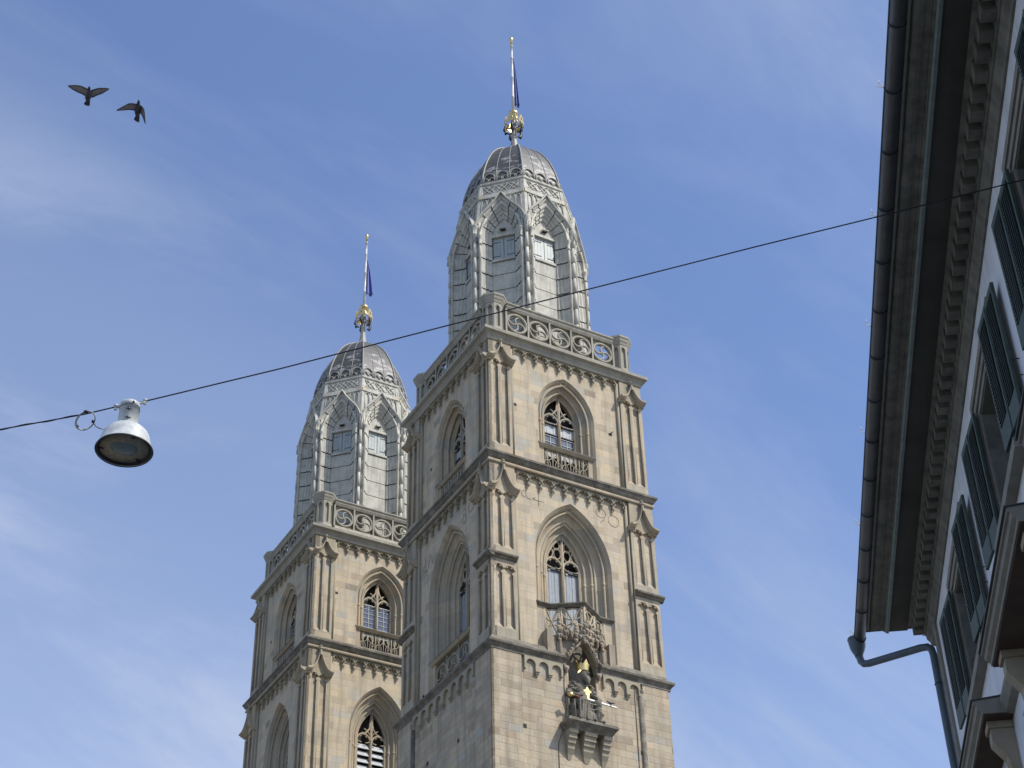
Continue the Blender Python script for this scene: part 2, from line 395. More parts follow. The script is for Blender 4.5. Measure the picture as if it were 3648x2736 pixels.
def gablet(mp, root, s, u0, u1, ze, za, zf, out=.42):
    """ogee canopy roof over a buttress: two concave sweeps meeting at a point, with finial stalk"""
    m_ = (u0 + u1) / 2; hw = (u1 - u0) / 2 + .10; mb = MB(); n = 12
    prof = []
    for i in range(n + 1):
        t = i / n                                  # 0 at tip, 1 at apex
        x = hw * (1 - t) ** 1.0
        z = ze + (za - ze) * (.06 * t + .94 * t ** 2.7)
        prof.append((x, z, out * (1 - .45 * t)))
    for sg in (-1, 1):
        rows = []
        for x, z, o in prof:
            th = .12
            rows.append([mp(m_ + sg * x, s - .12, z + .16), mp(m_ + sg * x, s + o * .9, z + .12), mp(m_ + sg * x, s + o, z + .05), mp(m_ + sg * x, s + o - .02, z - .02),
                         mp(m_ + sg * x, s + o * .74, z - .04), mp(m_ + sg * x, s + o * .68, z - .10), mp(m_ + sg * x, s + o * .34, z - .12), mp(m_ + sg * x, s + o * .28, z - .19), mp(m_ + sg * x, s - .12, z - .22)])
        mb.grid(rows, closed_v=True, smooth=False, caps=True)
    g = mb.build('buttress_gablet', M['trimw'], root)
    fm = MB()
    fo = s + out * .45
    fm.tube([mp(m_, fo, za - .25), mp(m_, fo - .02, (za + zf) / 2), mp(m_, fo - .1, zf)], [.10, .075, .06], 6, smooth=False)
    for zz, r in ((za + (zf - za) * .45, .17), (zf - .05, .10)):
        fm.tube([mp(m_, fo - .05, zz - .05), mp(m_, fo - .05, zz), mp(m_, fo - .05, zz + .06)], [r * .7, r, r * .6], 6, smooth=False)
    fm.build('finial', M['trim'], g)
    return g

def light_tracery(mb, mp, d, h, c, zs, ztr, zb, style, r=.072):
    """two lights, mullion, cusped heads and flowing tracery in a pointed opening of half width h"""
    R = c + h; za = zs + sqrt(R * R - c * c)
    P = lambda l, rr=r, cl=False, k=0.: mb.tube([mp(x, d + k, z) for x, z in l], rr, 6, closed=cl)
    P([(0, zb), (0, za)], r * 1.25); P([(0, zb), (0, za)], r * .6, k=.09)
    P([(x, z) for x, z in arch_pts(h - .03, c, zs, zb)], r * 1.1)
    w = h / 2
    for sg in (-1, 1):
        cx = sg * w
        # pointed head over each light
        hd = [(cx - w * .93 * cos(pi * k / 12), ztr + w * 1.02 * sin(pi * k / 12)) for k in range(13)]
        P(hd, r * .95)
        # trefoil cusps
        tf = trefoil(cx, ztr + w * .36, w * .86)
        P(tf, r * .55)
        if style == 'flow':
            zc = ztr + w * 1.35
            for k in (-.45, .45):
                e = [(cx + k * w + w * .40 * cos(t), zc + w * .28 + w * .62 * sin(t)) for t in [2 * pi * i / 12 for i in range(12)]]
                P(e, r * .55, True)
            zc += w * 1.25
            P([(cx * .62 + w * .36 * cos(t), zc + w * .55 * sin(t)) for t in [2 * pi * i / 12 for i in range(12)]], r * .5, True)
        else:
            P([(0 + sg * .02, za - .1), (sg * w * .22, ztr + w * 1.9), (sg * w * .65, ztr + w * 1.25), (sg * w * 1.25, ztr + w * .95)], r * .85)
            P([(sg * w * .1, ztr + w * .9), (sg * w * .45, ztr + w * 1.4), (sg * w * .95, ztr + w * 1.75)], r * .6)
    return za

def slats(mb, mp, u0, u1, z0, z1, d, n):
    for i in range(n):
        z = z0 + (z1 - z0) * i / n; dz = (z1 - z0) / n
        mb.add([mp(u0, d + .14, z), mp(u1, d + .14, z), mp(u1, d - .05, z + dz * .78), mp(u0, d - .05, z + dz * .78),
                mp(u0, d + .10, z - .02), mp(u1, d + .10, z - .02), mp(u1, d - .09, z + dz * .78 - .02), mp(u0, d - .09, z + dz * .78 - .02)],
               [(0, 1, 2, 3), (7, 6, 5, 4), (0, 4, 5, 1), (3, 2, 6, 7)])
def window(mp, root, sw, prof, c, zs, zb, dglass, ztr, style, fill, shaft=None, zf=None):
    """deeply moulded pointed window; prof = [(half width, plane distance)] outside to inside"""
    sur = MB(); sweep_arch(sur, mp, prof, c, zs, zb, 5, 16)
    for h, d in shaft or []:                        # roll mouldings, crossing at the apex
        R = c + h; th = acos(c / R)
        for sg in (-1, 1):
            pts = [(-h, zb + (zs - zb) * i / 4) for i in range(4)] + [(c - R * cos(th * 1.13 * i / 14), zs + R * sin(th * 1.13 * i / 14)) for i in range(15)]
            sur.tube([mp(x * sg, d, z) for x, z in pts], .075, 6)
            sur.tube([mp(-h * sg, d, zs - .75), mp(-h * sg, d, zs - .55), mp(-h * sg, d, zs - .5)], [.06, .11, .08], 6)
    o = sur.build('window', M['trimw'], root)
    h = prof[-1][0]
    tr = MB(); za = light_tracery(tr, mp, dglass + .12, h, c, zs, ztr, zb, style)
    tr.build('tracery', M['trimw'], o)
    w = h
    bk = MB(); bk.plate([arch_pts(h + .02, c, zs, zb, 1, 8)], dglass - .32, dglass - .4, mp); bk.build('dark_reveal', M['void'], o)
    mu = MB()
    for a in (-h, -.07, h - .12):
        mu.plate([[(a, zb), (a + (.14 if a == -.07 else .12), zb), (a + (.14 if a == -.07 else .12), ztr), (a, ztr)]], dglass + .17, dglass - .1, mp)
    mu.build('mullion', M['trimw'], o)
    zb = zf or zb
    for sg in (-1, 1):
        a, b = (.09, h - .1) if sg > 0 else (-h + .1, -.09)
        if fill == 'boards':
            bb = MB(); nn = 5
            for i in range(nn):
                x0 = a + (b - a) * i / nn; x1 = a + (b - a) * (i + 1) / nn
                bb.plate([[(x0 + .008, zb), (x1 - .008, zb), (x1 - .008, ztr - .12), (x0 + .008, ztr - .12)]], dglass + (.012 if i % 2 else 0), dglass - .05, mp)
            bo = bb.build('shutter', M['bluebrd'], o)
            fr = MB(); fr.plate([[(a, ztr - .14), (b, ztr - .14), (b, ztr + .02), (a, ztr + .02)]], dglass + .10, dglass - .05, mp)
            fr.build('shutter_rail', M['black'], bo)
            lp = MB(); leaf_drop(lp, mp, a + .14, dglass + .13, ztr - .28, .07); lp.build('floodlight', M['board'], bo)
        elif fill == 'mixed':
            z1_, z2_ = 55.35, 56.2
            bb = MB(); nn = 4
            for i in range(nn):
                x0 = a + (b - a) * i / nn; x1 = a + (b - a) * (i + 1) / nn
                bb.plate([[(x0 + .008, z2_ + .12), (x1 - .008, z2_ + .12), (x1 - .008, ztr + .0), (x0 + .008, ztr + .0)]], dglass + (.015 if i % 2 else 0), dglass - .04, mp)
                bb.plate([[(x0 + .008, zb), (x1 - .008, zb), (x1 - .008, z1_ - .06), (x0 + .008, z1_ - .06)]], dglass + (.015 if i % 2 else 0), dglass - .04, mp)
            bb.build('shutter', M['board'], o)
            glazing(mp, o, a, b, z1_, z2_, dglass + .0, 2, 2)
            fr = MB(); fr.plate([[(a, z2_ + .05), (b, z2_ + .05), (b, z2_ + .11), (a, z2_ + .11)]], dglass + .10, dglass - .05, mp)
            fr.build('iron_rail', M['black'], o)
            fr = MB(); fr.plate([[(a, ztr - .05), (b, ztr - .05), (b, ztr + .04), (a, ztr + .04)]], dglass + .12, dglass - .05, mp); fr.build('iron_rail', M['black'], o)
        elif fill == 'glass':
            glazing(mp, o, a, b, zb, ztr + .1, dglass, 2, 7)
        else:
            bb = MB(); slats(bb, mp, a, b, zb, ztr + .02, dglass, 12)
            bb.build('louvre', M['board'], o)
    return o
def glazing(mp, par, a, b, z0, z1, d, nx, nz):
    g = MB(); g.plate([[(a + .03, z0 + .03), (b - .03, z0 + .03), (b - .03, z1 - .03), (a + .03, z1 - .03)]], d, d - .02, mp)
    pane = g.build('pane', M['glass'], par)
    f = MB(); t = .032
    for x0, x1, y0, y1 in ((a, a + .05, z0, z1), (b - .05, b, z0, z1)): f.plate([[(x0, y0), (x1, y0), (x1, y1), (x0, y1)]], d + .05, d - .03, mp)
    for y in (z0, z1 - .05): f.plate([[(a + .05, y), (b - .05, y), (b - .05, y + .05), (a + .05, y + .05)]], d + .048, d - .03, mp)
    for i in range(1, nx):
        x = a + (b - a) * i / nx; f.plate([[(x - t / 2, z0 + .05), (x + t / 2, z0 + .05), (x + t / 2, z1 - .05), (x - t / 2, z1 - .05)]], d + .04, d + .001, mp)
    for i in range(1, nz):
        y = z0 + (z1 - z0) * i / nz; f.plate([[(a + .05, y - t / 2), (b - .05, y - t / 2), (b - .05, y + t / 2), (a + .05, y + t / 2)]], d + .037, d + .002, mp)
    f.build('glazing_bars', M['board'], par)

def parapet(mp, root, d, h, z0, zr, style, name='window_balcony'):
    """pierced stone balcony front in a window recess"""
    mb = MB(); b = .32; n = 5 if style == 'fish' else 3
    w = (2 * h - 2 * b) / n
    for a in (-h, h - b): mb.plate([[(a, z0), (a + b, z0), (a + b, zr - .16), (a, zr - .16)]], d, d - .2, mp)
    mb.plate([[(-h + b, z0), (h - b, z0), (h - b, z0 + .14), (-h + b, z0 + .14)]], d - .02, d - .2, mp)
    o = mb.build(name, M['trimw'], root)
    rl = MB()
    hh = h + .10
    pr = [(d + .17, zr), (d + .17, zr - .05), (d + .10, zr - .12), (d + .04, zr - .17), (d - .25, zr - .17), (d - .25, zr + .03)]
    rl.grid([[mp(u, dd, z) for dd, z in pr] for u in (-hh, hh)], closed_v=True, caps=True)
    rl.build('rail', M['trimw'], o)
    rt_ = MB(); rt_.grid([[mp(u, dd, z) for dd, z in ((d + .185, zr - .03), (d + .185, zr + .035), (d - .25, zr + .06), (d - .25, zr + .035))] for u in (-hh - .01, hh + .01)], closed_v=True, caps=True); rt_.build('coping', M['ledge'], o)
    tr = MB(); zt = zr - .17; zb = z0 + .14; H = zt - zb
    P = lambda l, r=.035, cl=False: tr.tube([mp(x, d - .06, z) for x, z in l], r, 6, closed=cl)
    for i in range(n):
        a = -h + b + i * w; m_ = a + w / 2
        if i: P([(a, zb), (a, zt)], .04)
        if style == 'fish':
            rr = w * .46
            for (sg, k) in ((1, 0), (-1, 1)):
                if (i % 2) == 0: sg = -sg
                cz_ = zb + H * (.27 if k == 0 else .73)
                P([(m_ + sg * (w * .44) * cos(t), cz_ + H * .23 * sin(t)) for t in [pi * j / 8 - pi * .5 for j in range(9)]], .032)
                P([(m_ - sg * (w * .44) * cos(t) * .5, cz_ + H * .23 * sin(t)) for t in [pi * j / 8 - pi * .5 for j in range(9)]], .03)
                P([(m_ + sg * w * .2, cz_ - .1), (m_, cz_), (m_ + sg * w * .22, cz_ + .1)], .028)
            P([(a + w * .05, zt - H * .12), (m_, zt - .03), (a + w * .95, zt - H * .12)], .035); P([(m_, zb), (m_ + (.05 if i % 2 else -.05), zb + H * .5), (m_, zt)], .045)
        else:
            r_ = min(w * .46, H * .46)
            P([(m_ + r_ * cos(t), zb + H / 2 + r_ * sin(t)) for t in [2 * pi * j / 16 for j in range(16)]], .05, True)
            for k in range(3):
                a0 = k * 2 * pi / 3 + .3
                P([(m_ + r_ * .5 * cos(a0) + r_ * .5 * cos(a0 + pi + pi * j / 7), zb + H / 2 + r_ * .5 * sin(a0) + r_ * .5 * sin(a0 + pi + pi * j / 7)) for j in range(8)], .045)
    tr.build('pierced_tracery', M['trim'], o)
    return o

def balustrade(mp, root, d, h, z0, zr, n):
    w = 2 * h / n; z1 = zr - .40; H = z1 - z0
    base = MB()
    ZB = .66; pr = [(d + .16, z0), (d + .16, z0 + .35), (d + .07, z0 + ZB), (d - .3, z0 + ZB), (d - .3, z0)]
    base.grid([[mp(u, dd, z) for dd, z in pr] for u in (-h, h)], closed_v=True, caps=True)
    o = base.build('balustrade', M['rail'], root)
    rl = MB(); pr = [(d + .16, zr), (d + .16, zr - .08), (d + .08, zr - .16), (d + .08, zr - .24), (d + .02, zr - .36), (d, z1), (d - .3, z1), (d - .38, zr - .1), (d - .38, zr)]
    rl.grid([[mp(u, dd, z) for dd, z in pr] for u in (-h, h)], closed_v=True, caps=True)
    rl.build('rail', M['rail'], o)
    for i in range(n):
        a = -h + i * w; m_ = a + w / 2; cz = (z0 + ZB + z1) / 2; r = min(w / 2 - .03, (z1 - z0 - ZB) / 2 + .04)
        pb = MB()
        # slab with round hole, thin frame
        pb.plate([[(a + .0, z0 + ZB), (a + w, z0 + ZB), (a + w, z1), (a, z1)], circ(m_, cz, r - .07, 24)], d - .17, d - .24, mp)
        pb.tube([mp(x, d - .08, z) for x, z in circ(m_, cz, r - .05, 24)], .085, 6, closed=True)
        for e in (a, a + w): pb.plate([[(e - .05, z0 + ZB), (e + .05, z0 + ZB), (e + .05, z1), (e - .05, z1)]], d + .02 + (.003 if e == a else 0), d - .24, mp)
        R = r - .06
        for k in range(4):
            a0 = k * pi / 2 + .75
            cxx, czz = m_ + R / 2 * cos(a0), cz + R / 2 * sin(a0)
            pts = [(cxx + R / 2 * cos(a0 + pi - pi * j / 9), czz + R / 2 * sin(a0 + pi - pi * j / 9)) for j in range(10)]
            pb.tube([mp(x, d - .1, z) for x, z in pts], [.085] + [.062] * 9, 6)
        pb.build('whirl_panel', M['rail'], o)
    return o

def corner_pedestal(root, cx, cy):
    n = 8; a0 = pi / 8; mb = MB(); R = .60 / cos(pi / 8)
    mb.lathe([(R * 1.12, 61.2), (R * 1.12, 61.62), (R * 1.0, 61.78), (R * .93, 61.8)], 8, cx, cy, a0, False)
    o = mb.build('corner_pedestal', M['rail'], root)
    cp = MB(); cp.lathe([(R * .98, 63.62), (R * 1.02, 63.72), (R * 1.14, 63.86), (R * 1.16, 63.95), (R * 1.26, 64.05), (R * 1.26, 64.16), (R * .9, 64.3)], 8, cx, cy, a0, False)
    cp.build('cap', M['rail'], o)
    bd = MB(); ap = .56; t = ap * tan(pi / 8)
    for k in range(8):
        an = k * pi / 4 + pi / 2
        nx, ny = cos(an), sin(an); tx, ty = -ny, nx
        mp = lambda u, d, z: (cx + nx * d + tx * u, cy + ny * d + ty * u, z)
        bd.plate([[(-t, 61.8), (t, 61.8), (t, 63.63), (-t, 63.63)], lancet_hole(-t * .55, t * .55, 61.95, 63.5)], ap, ap - .12, mp, back=False)
        bd.add([mp(-t, ap - .12, 61.8), mp(t, ap - .12, 61.8), mp(t, ap - .12, 63.63), mp(-t, ap - .12, 63.63)], [(0, 1, 2, 3)])
        bd.tube([mp(x, ap, z) for x, z in circ(0, 63.28, t * .6, 8, pi, 0, False)], .025, 4)
    bd.build('panelled_body', M['rail'], o)

# ------------------------------------------------------------------ octagonal spire
JZ = 1.18
def lean(z):
    if z <= 71.2: return 1.0
    t = min(1, (z - 71.2) / 4.6)
    return 1 - .125 * t ** 1.25
def spire(root):
    AP = 3.88; TV = AP * tan(pi / 8)
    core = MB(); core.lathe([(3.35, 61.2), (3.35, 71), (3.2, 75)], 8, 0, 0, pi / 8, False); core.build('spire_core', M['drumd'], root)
    for k in range(8):
        an = -pi / 2 + k * pi / 4 - (0)
        nx, ny = cos(an), sin(an); tx, ty = -ny, nx
        def mp(u, d, z, nx=nx, ny=ny, tx=tx, ty=ty):
            g = lean(z); return (nx * d * g + tx * u * g, ny * d * g + ty * u * g, z)
        c, zs, h0 = 1.1, 71.35, .70
        prof = [(0, 3.18), (.05, 3.30), (.16, 3.33), (.20, 3.46), (.33, 3.50), (.36, 3.60), (.46, 3.66), (.50, 3.78), (.58, 3.84), (.66, 3.80), (.70, 3.70), (.80, 3.86), (.88, 3.90)]
        # path stations with grooves at the metal joints
        st = []
        z = 61.3 + JZ * .45
        vert = []
        zz = 61.25
        while zz < zs - .02:
            vert.append((zz, 0)); nxt = min(zz + JZ, zs)
            vert.append((nxt - .075, 0)); 
            if nxt < zs - .02: vert += [(nxt - .068, 1), (nxt - .005, 1)]
            zz = nxt
        mb = MB()
        def station(h, d, tv, tz=None, ang=None, flare=0, groove=0, R=None):
            pass
        rows = []; mats = []
        def row_at(fn, fl, gr):
            return [mp(*fn(h0 + o, d_ + fl - (.035 if gr else 0))) for o, d_ in prof]
        def half(sg):
            rr = []; gg = []
            zprev = 61.25
            for z_, g_ in vert:
                fl = .045 * (1 - ((z_ - 61.25) % JZ) / JZ)
                rr.append(row_at(lambda h, d: (sg * -h, d, z_), fl, g_)); gg.append(g_)
            na = 20; gset = (5, 10, 15)
            for i in range(1, na + 1):
                t = i / na
                def fn(h, d, t=t):
                    R = c + h; th = acos(c / R); a = th * t
                    x = c - R * cos(a); z__ = zs + R * sin(a)
                    ex = max(0, t - .6) / .4; z__ += (h - h0) * .62 * ex ** 2      # ogee lift of the outer orders
                    return (sg * x, d, z__)
                fl = .04 * (1 - ((i % 5) / 5 if i % 5 else 0))
                if i in gset:
                    def fnb(h, d, t=t - .006): return fn(h, d, t)
                    rr.append(row_at(fnb, .0, 0)); gg.append(0)
                    rr.append(row_at(lambda h, d: fn(h, d, t + .001), .0, 1)); gg.append(1)
                    rr.append(row_at(lambda h, d: fn(h, d, t + .012), .0, 1)); gg.append(1)
                    rr.append(row_at(lambda h, d: fn(h, d, t + .018), .04, 0)); gg.append(0)
                else: rr.append(row_at(fn, fl, 0)); gg.append(0)
            for i in range(len(rr) - 1):
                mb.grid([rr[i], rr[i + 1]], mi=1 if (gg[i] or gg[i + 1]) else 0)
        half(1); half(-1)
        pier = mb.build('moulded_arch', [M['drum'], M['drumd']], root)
        # back panel with horizontal joints, shutter, lintel, hood vent
        bp = MB(); zz = 61.25; sh0, sh1 = 69.55, 71.25
        while zz < sh0 - .25:
            nxt = min(zz + JZ, sh0 - .22)
            bp.plate([[(-.70, zz + .03), (.70, zz + .03), (.70, nxt - .03), (-.70, nxt - .03)]], 3.22, 3.1, mp)
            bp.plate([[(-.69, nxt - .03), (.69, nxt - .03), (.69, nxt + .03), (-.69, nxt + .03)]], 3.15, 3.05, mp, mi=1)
            zz = nxt
        si = MB(); si.plate([[(-.72, sh0 - .19), (.72, sh0 - .19), (.72, sh0 - .03), (-.72, sh0 - .03)]], 3.30, 3.1, mp); si.build('shutter_sill', M['drum'], root)
        li = MB(); li.plate([[(-.76, sh1 + .03), (.76, sh1 + .03), (.76, sh1 + .22), (-.76, sh1 + .22)]], 3.32, 3.1, mp); li.build('lintel', M['drum'], root)
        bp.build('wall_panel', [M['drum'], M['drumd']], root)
        ty = MB(); ty.plate([arch_pts(.74, c, zs, sh1 + .22, 1, 8)], 3.19, 3.05, mp); ty.build('tympanum', M['drum'], root)
        sh = MB()
        for sg in (-1, 1):
            for i in range(3):
                x0 = sg * (.02 + .215 * i); x1 = sg * (.02 + .215 * (i + 1) - .012); x0, x1 = min(x0, x1), max(x0, x1)
                sh.plate([[(x0, sh0), (x1, sh0), (x1, sh1), (x0, sh1)]], 3.16, 3.1, mp)
        shut = sh.build('shutter', M['louv'], root)
        hg = MB()
        for sg in (-1, 1):
            for z_ in (sh0 + .3, sh1 - .3):
                hg.plate([[(min(sg * .66, sg * .2), z_ - .018), (max(sg * .66, sg * .2), z_ - .018), (max(sg * .66, sg * .2), z_ + .018), (min(sg * .66, sg * .2), z_ + .018)]], 3.18, 3.161, mp)
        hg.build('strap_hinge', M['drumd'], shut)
        vt = MB(); vt.add([mp(-.16, 3.22, 72.0), mp(.16, 3.22, 72.0), mp(.16, 3.22, 71.78), mp(-.16, 3.22, 71.78), mp(-.18, 3.5, 71.84), mp(.18, 3.5, 71.84), mp(.18, 3.5, 71.78), mp(-.18, 3.5, 71.78)],
                          [(0, 1, 5, 4), (4, 5, 6, 7), (0, 4, 7, 3), (1, 2, 6, 5)]); vt.add([mp(-.16, 3.4, 71.79), mp(.16, 3.4, 71.79), mp(.16, 3.21, 71.79), mp(-.16, 3.21, 71.79)], [(0, 1, 2, 3)], mi=1)
        vt.build('vent_hood', [M['drum'], M['black']], root)
        # inner columns with trumpet capitals
        cl = MB()
        for sg in (-1, 1):
            x = sg * 1.27; d = 3.88
            pts = [(61.25, .075)]
            zz = 61.25
            while zz < 70: pts += [(zz + JZ - .03, .07), (zz + JZ, .09)]; zz += JZ
            pts += [(70.35, .07), (70.4, .12), (70.5, .13), (70.52, .09), (70.9, .12), (71.1, .17), (71.14, .17), (71.15, .08), (71.9, .07), (72.5, .06)]
            cl.tube([mp(x - sg * (.0 if z_ < 71.2 else (z_ - 71.2) ** 2 * .22), d, z_) for z_, r in pts], [r for z_, r in pts], 8)
        cl.build('slender_column', M['drum'], root)
        # upper wall between the gables: posts, band, tracery, cornice
        uw = MB(); Z0 = 71.6
        def up(u, d, z): return mp(u, d, z)
        tv = lambda z: TV
        uw.plate([[(-1.55, Z0), (-1.55, 75.6), (1.55, 75.6), (1.55, Z0), (1.3, Z0), (0, 74.0), (-1.3, Z0)]], 3.74, 3.66, up)
        uw.plate([[(-1.55, 74.38), (1.55, 74.38), (1.55, 74.72), (-1.55, 74.72)]], 3.85, 3.72, up)
        wall = uw.build('lantern_wall', M['drum'], root)
        oc = MB()
        for sg in (-1, 1): oc.plate([[(sg * 1.545, 74.40), (sg * 1.25, 74.40), (sg * 1.25, 74.70), (sg * 1.545, 74.70)]], 3.856, 3.80, up)
        oc.build('stained_block', M['ochre'], wall)
        tr = MB()
        P = lambda l, r=.035, cl=False: tr.tube([up(x, 3.78, z) for x, z in l], r, 5, closed=cl)
        q = [(-1.3 + 2.6 * i / 16) for i in range(17)]
        for ph in (0, 1, 2, 3):      # interlaced arcs
            c0 = -1.3 + .87 * ph
            for sg in (-1, 1):
                l = []
                for i in range(9):
                    t = i / 8; x = c0 + sg * .87 * t; z_ = 74.76 + .76 * (1 - (1 - t) ** 2) if sg > 0 else 74.76 + .76 * (1 - (1 - t) ** 2)
                    if abs(x) <= 1.3: l.append((x, z_))
                if len(l) > 2: P(l)
                l = []
                for i in range(9):
                    t = i / 8; x = c0 + sg * .87 * t; z_ = 75.52 - .76 * (1 - (1 - t) ** 2)
                    if abs(x) <= 1.3: l.append((x, z_))
                if len(l) > 2: P(l, .03)
        for sg in (-1, 1):
            for (x0, x1, zt) in ((.98, 1.32, 74.3), (.62, .94, 74.36)):
                cx_ = (x0 + x1) / 2; hw = (x1 - x0) / 2; zb_ = 72.9 if x0 > .9 else 73.9
                P([(sg * x0, zb_), (sg * x0, zt - .35)] + [(sg * (cx_ - hw * cos(pi * j / 8)), zt - .35 + .35 * sin(pi * j / 8)) for j in range(1, 8)] + [(sg * x1, zt - .35), (sg * x1, zb_ - .3)], .038)
        tr.build('interlaced_tracery', M['drum'], wall)
        # ogee gable hood following the outer arch and rising to a point
        og = MB()
        for sg in (-1, 1):
            pts = []
            for i in range(15):
                t = i / 14; R = c + h0 + .93; th = acos(c / R)
                x = c - R * cos(th * min(t, 1)); z_ = zs + R * sin(th * t)
                e = max(0, t - .6) / .4
                pts.append((-x * sg if False else sg * x, z_ + .72 * e ** 2.2 + .02))
            dpl = lambda t: 3.97
            rows = [[mp(x, 3.90, z_ - .12), mp(x, 4.06, z_ - .08), mp(x, 4.08, z_ + .06), mp(x, 3.95, z_ + .17), mp(x, 3.70, z_ + .12), mp(x, 3.70, z_ - .1)] for x, z_ in pts]
            og.grid(rows, closed_v=True, caps=True)
        og.build('ogee_gable', M['drum'], root)
    # vertex piers with capitals
    for k in range(8):
        an = -pi / 2 + pi / 8 + k * pi / 4; cx, cy = cos(an), sin(an)
        mb = MB(); rr = 4.16
        pts = [(61.25, .13)]; zz = 61.25
        while zz + JZ < 71.3: pts += [(zz + JZ - .05, .105), (zz + JZ - .04, .085), (zz + JZ - .01, .085), (zz + JZ, .135)]; zz += JZ
        pts += [(71.25, .11), (71.3, .15), (71.36, .15), (71.4, .11), (71.7, .16), (71.92, .23), (71.97, .23), (71.98, .12), (72.1, .10)]
        mb.tube([(cx * rr, cy * rr, z_) for z_, r in pts], [r for z_, r in pts], 10, ref=(1, .3, 0))
        p = mb.build('corner_column', M['drum'], root)
        for da in (-.055, .055):
            q = MB(); a2 = an + da; pts2 = [(z_, {.13: .085, .105: .082, .085: .065, .135: .09}[r]) for z_, r in pts[:-9]] + [(71.2, .085), (72.2, .08)]
            q.tube([(cos(a2) * 4.02, sin(a2) * 4.02, z_) for z_, r in pts2], [r for z_, r in pts2], 6, ref=(1, .3, 0)); q.build('side_shaft', M['drum'], p)
        # post above the capital, following the lean
        po = MB(); rows = []
        tx, ty = -cy, cx
        for z_ in (71.6, 72.5, 73.4, 74.3, 75.0, 75.6):
            g = lean(z_); R = 4.06 * g
            rows.append([(cx * (R - .3) + tx * .19, cy * (R - .3) + ty * .19, z_), (cx * (R - .045) + tx * .19, cy * (R - .045) + ty * .19, z_), (cx * (R + .05), cy * (R + .05), z_), (cx * (R - .045) - tx * .19, cy * (R - .045) - ty * .19, z_), (cx * (R - .3) - tx * .19, cy * (R - .3) - ty * .19, z_)])
        po.grid(rows, closed_v=True, caps=True); po.build('corner_post', M['drum'], root)
    co = MB(); co.lathe([(3.40, 75.5), (3.50, 75.52), (3.50, 75.62), (3.60, 75.74), (3.62, 75.74), (3.62, 75.88), (3.3, 75.98), (3.2, 75.98)], 8, 0, 0, pi / 8, False)
    co.build('lantern_cornice', M['drum'], root)
    # dome
    DP = [(3.34, 75.95), (3.36, 76.3), (3.28, 76.9), (3.14, 77.5), (2.96, 78.1), (2.74, 78.7), (2.46, 79.3), (2.14, 79.85), (1.78, 80.32), (1.38, 80.72), (.95, 81.05), (.55, 81.3), (.3, 81.45), (.2, 81.55)]
    dm = MB(); dm.lathe(DP, 8, 0, 0, pi / 8, False); dome = dm.build('dome', M['dome'], root)
    for k in range(8):
        an = pi / 8 + k * pi / 4
        rb = MB(); rb.tube([(cos(an) * (r + .02), sin(an) * (r + .02), z) for r, z in DP], .058, 6, ref=(-sin(an), cos(an), 0)); rb.build('dome_rib', M['ribl'], dome)
        for f_ in (.333, .667):
            sm = MB(); a1, a2 = an, an + pi / 4
            pts = [(((1 - f_) * cos(a1) + f_ * cos(a2)) * (r + .015), ((1 - f_) * sin(a1) + f_ * sin(a2)) * (r + .015), z) for r, z in DP[:-2]]
            sm.tube(pts, .024, 4); sm.build('roof_seam', M['ribl'], dome)
        # cusped cresting arches on the foot of the dome
        cr_ = MB(); a1, a2 = an, an + pi / 4; am = an + pi / 8; nx, ny = cos(am), sin(am); tx, ty = -ny, nx
        def cm(u, off, z):
            r = 3.36 * cos(pi / 8) if z < 76.3 else (3.36 - .13 * (z - 76.3)) * cos(pi / 8)
            return (nx * (r + off) + tx * u, ny * (r + off) + ty * u, z)
        for i in range(3):
            u = (-.85 + .85 * i)
            cr_.tube([cm(u - .38 * cos(pi * j / 10), .05, 76.1 + .72 * sin(pi * j / 10) ** .7) for j in range(11)], .05, 5)
            for e in (-.2, .2): cr_.tube([cm(u + e - .17 * cos(pi * j / 8), .06, 76.05 + .36 * sin(pi * j / 8)) for j in range(9)], .04, 5)
            cr_.tube([cm(u, .05, 76.0), cm(u, .05, 76.35)], .03, 4)
        cr_.add([cm(-1.2, .03, 75.98), cm(1.2, .03, 75.98), cm(1.18, .03, 76.16), cm(-1.18, .03, 76.16)], [(0, 1, 2, 3)])
        cr_.build('dome_cresting', M['ribl'], dome)
    st = MB(); st.lathe([(.52, 81.25), (.38, 81.45), (.27, 81.8), (.2, 82.4), (.17, 83.2), (.18, 84.2), (.15, 84.9)], 8, 0, 0, pi / 8, False)
    st.build('finial_stem', M['ribl'], root)

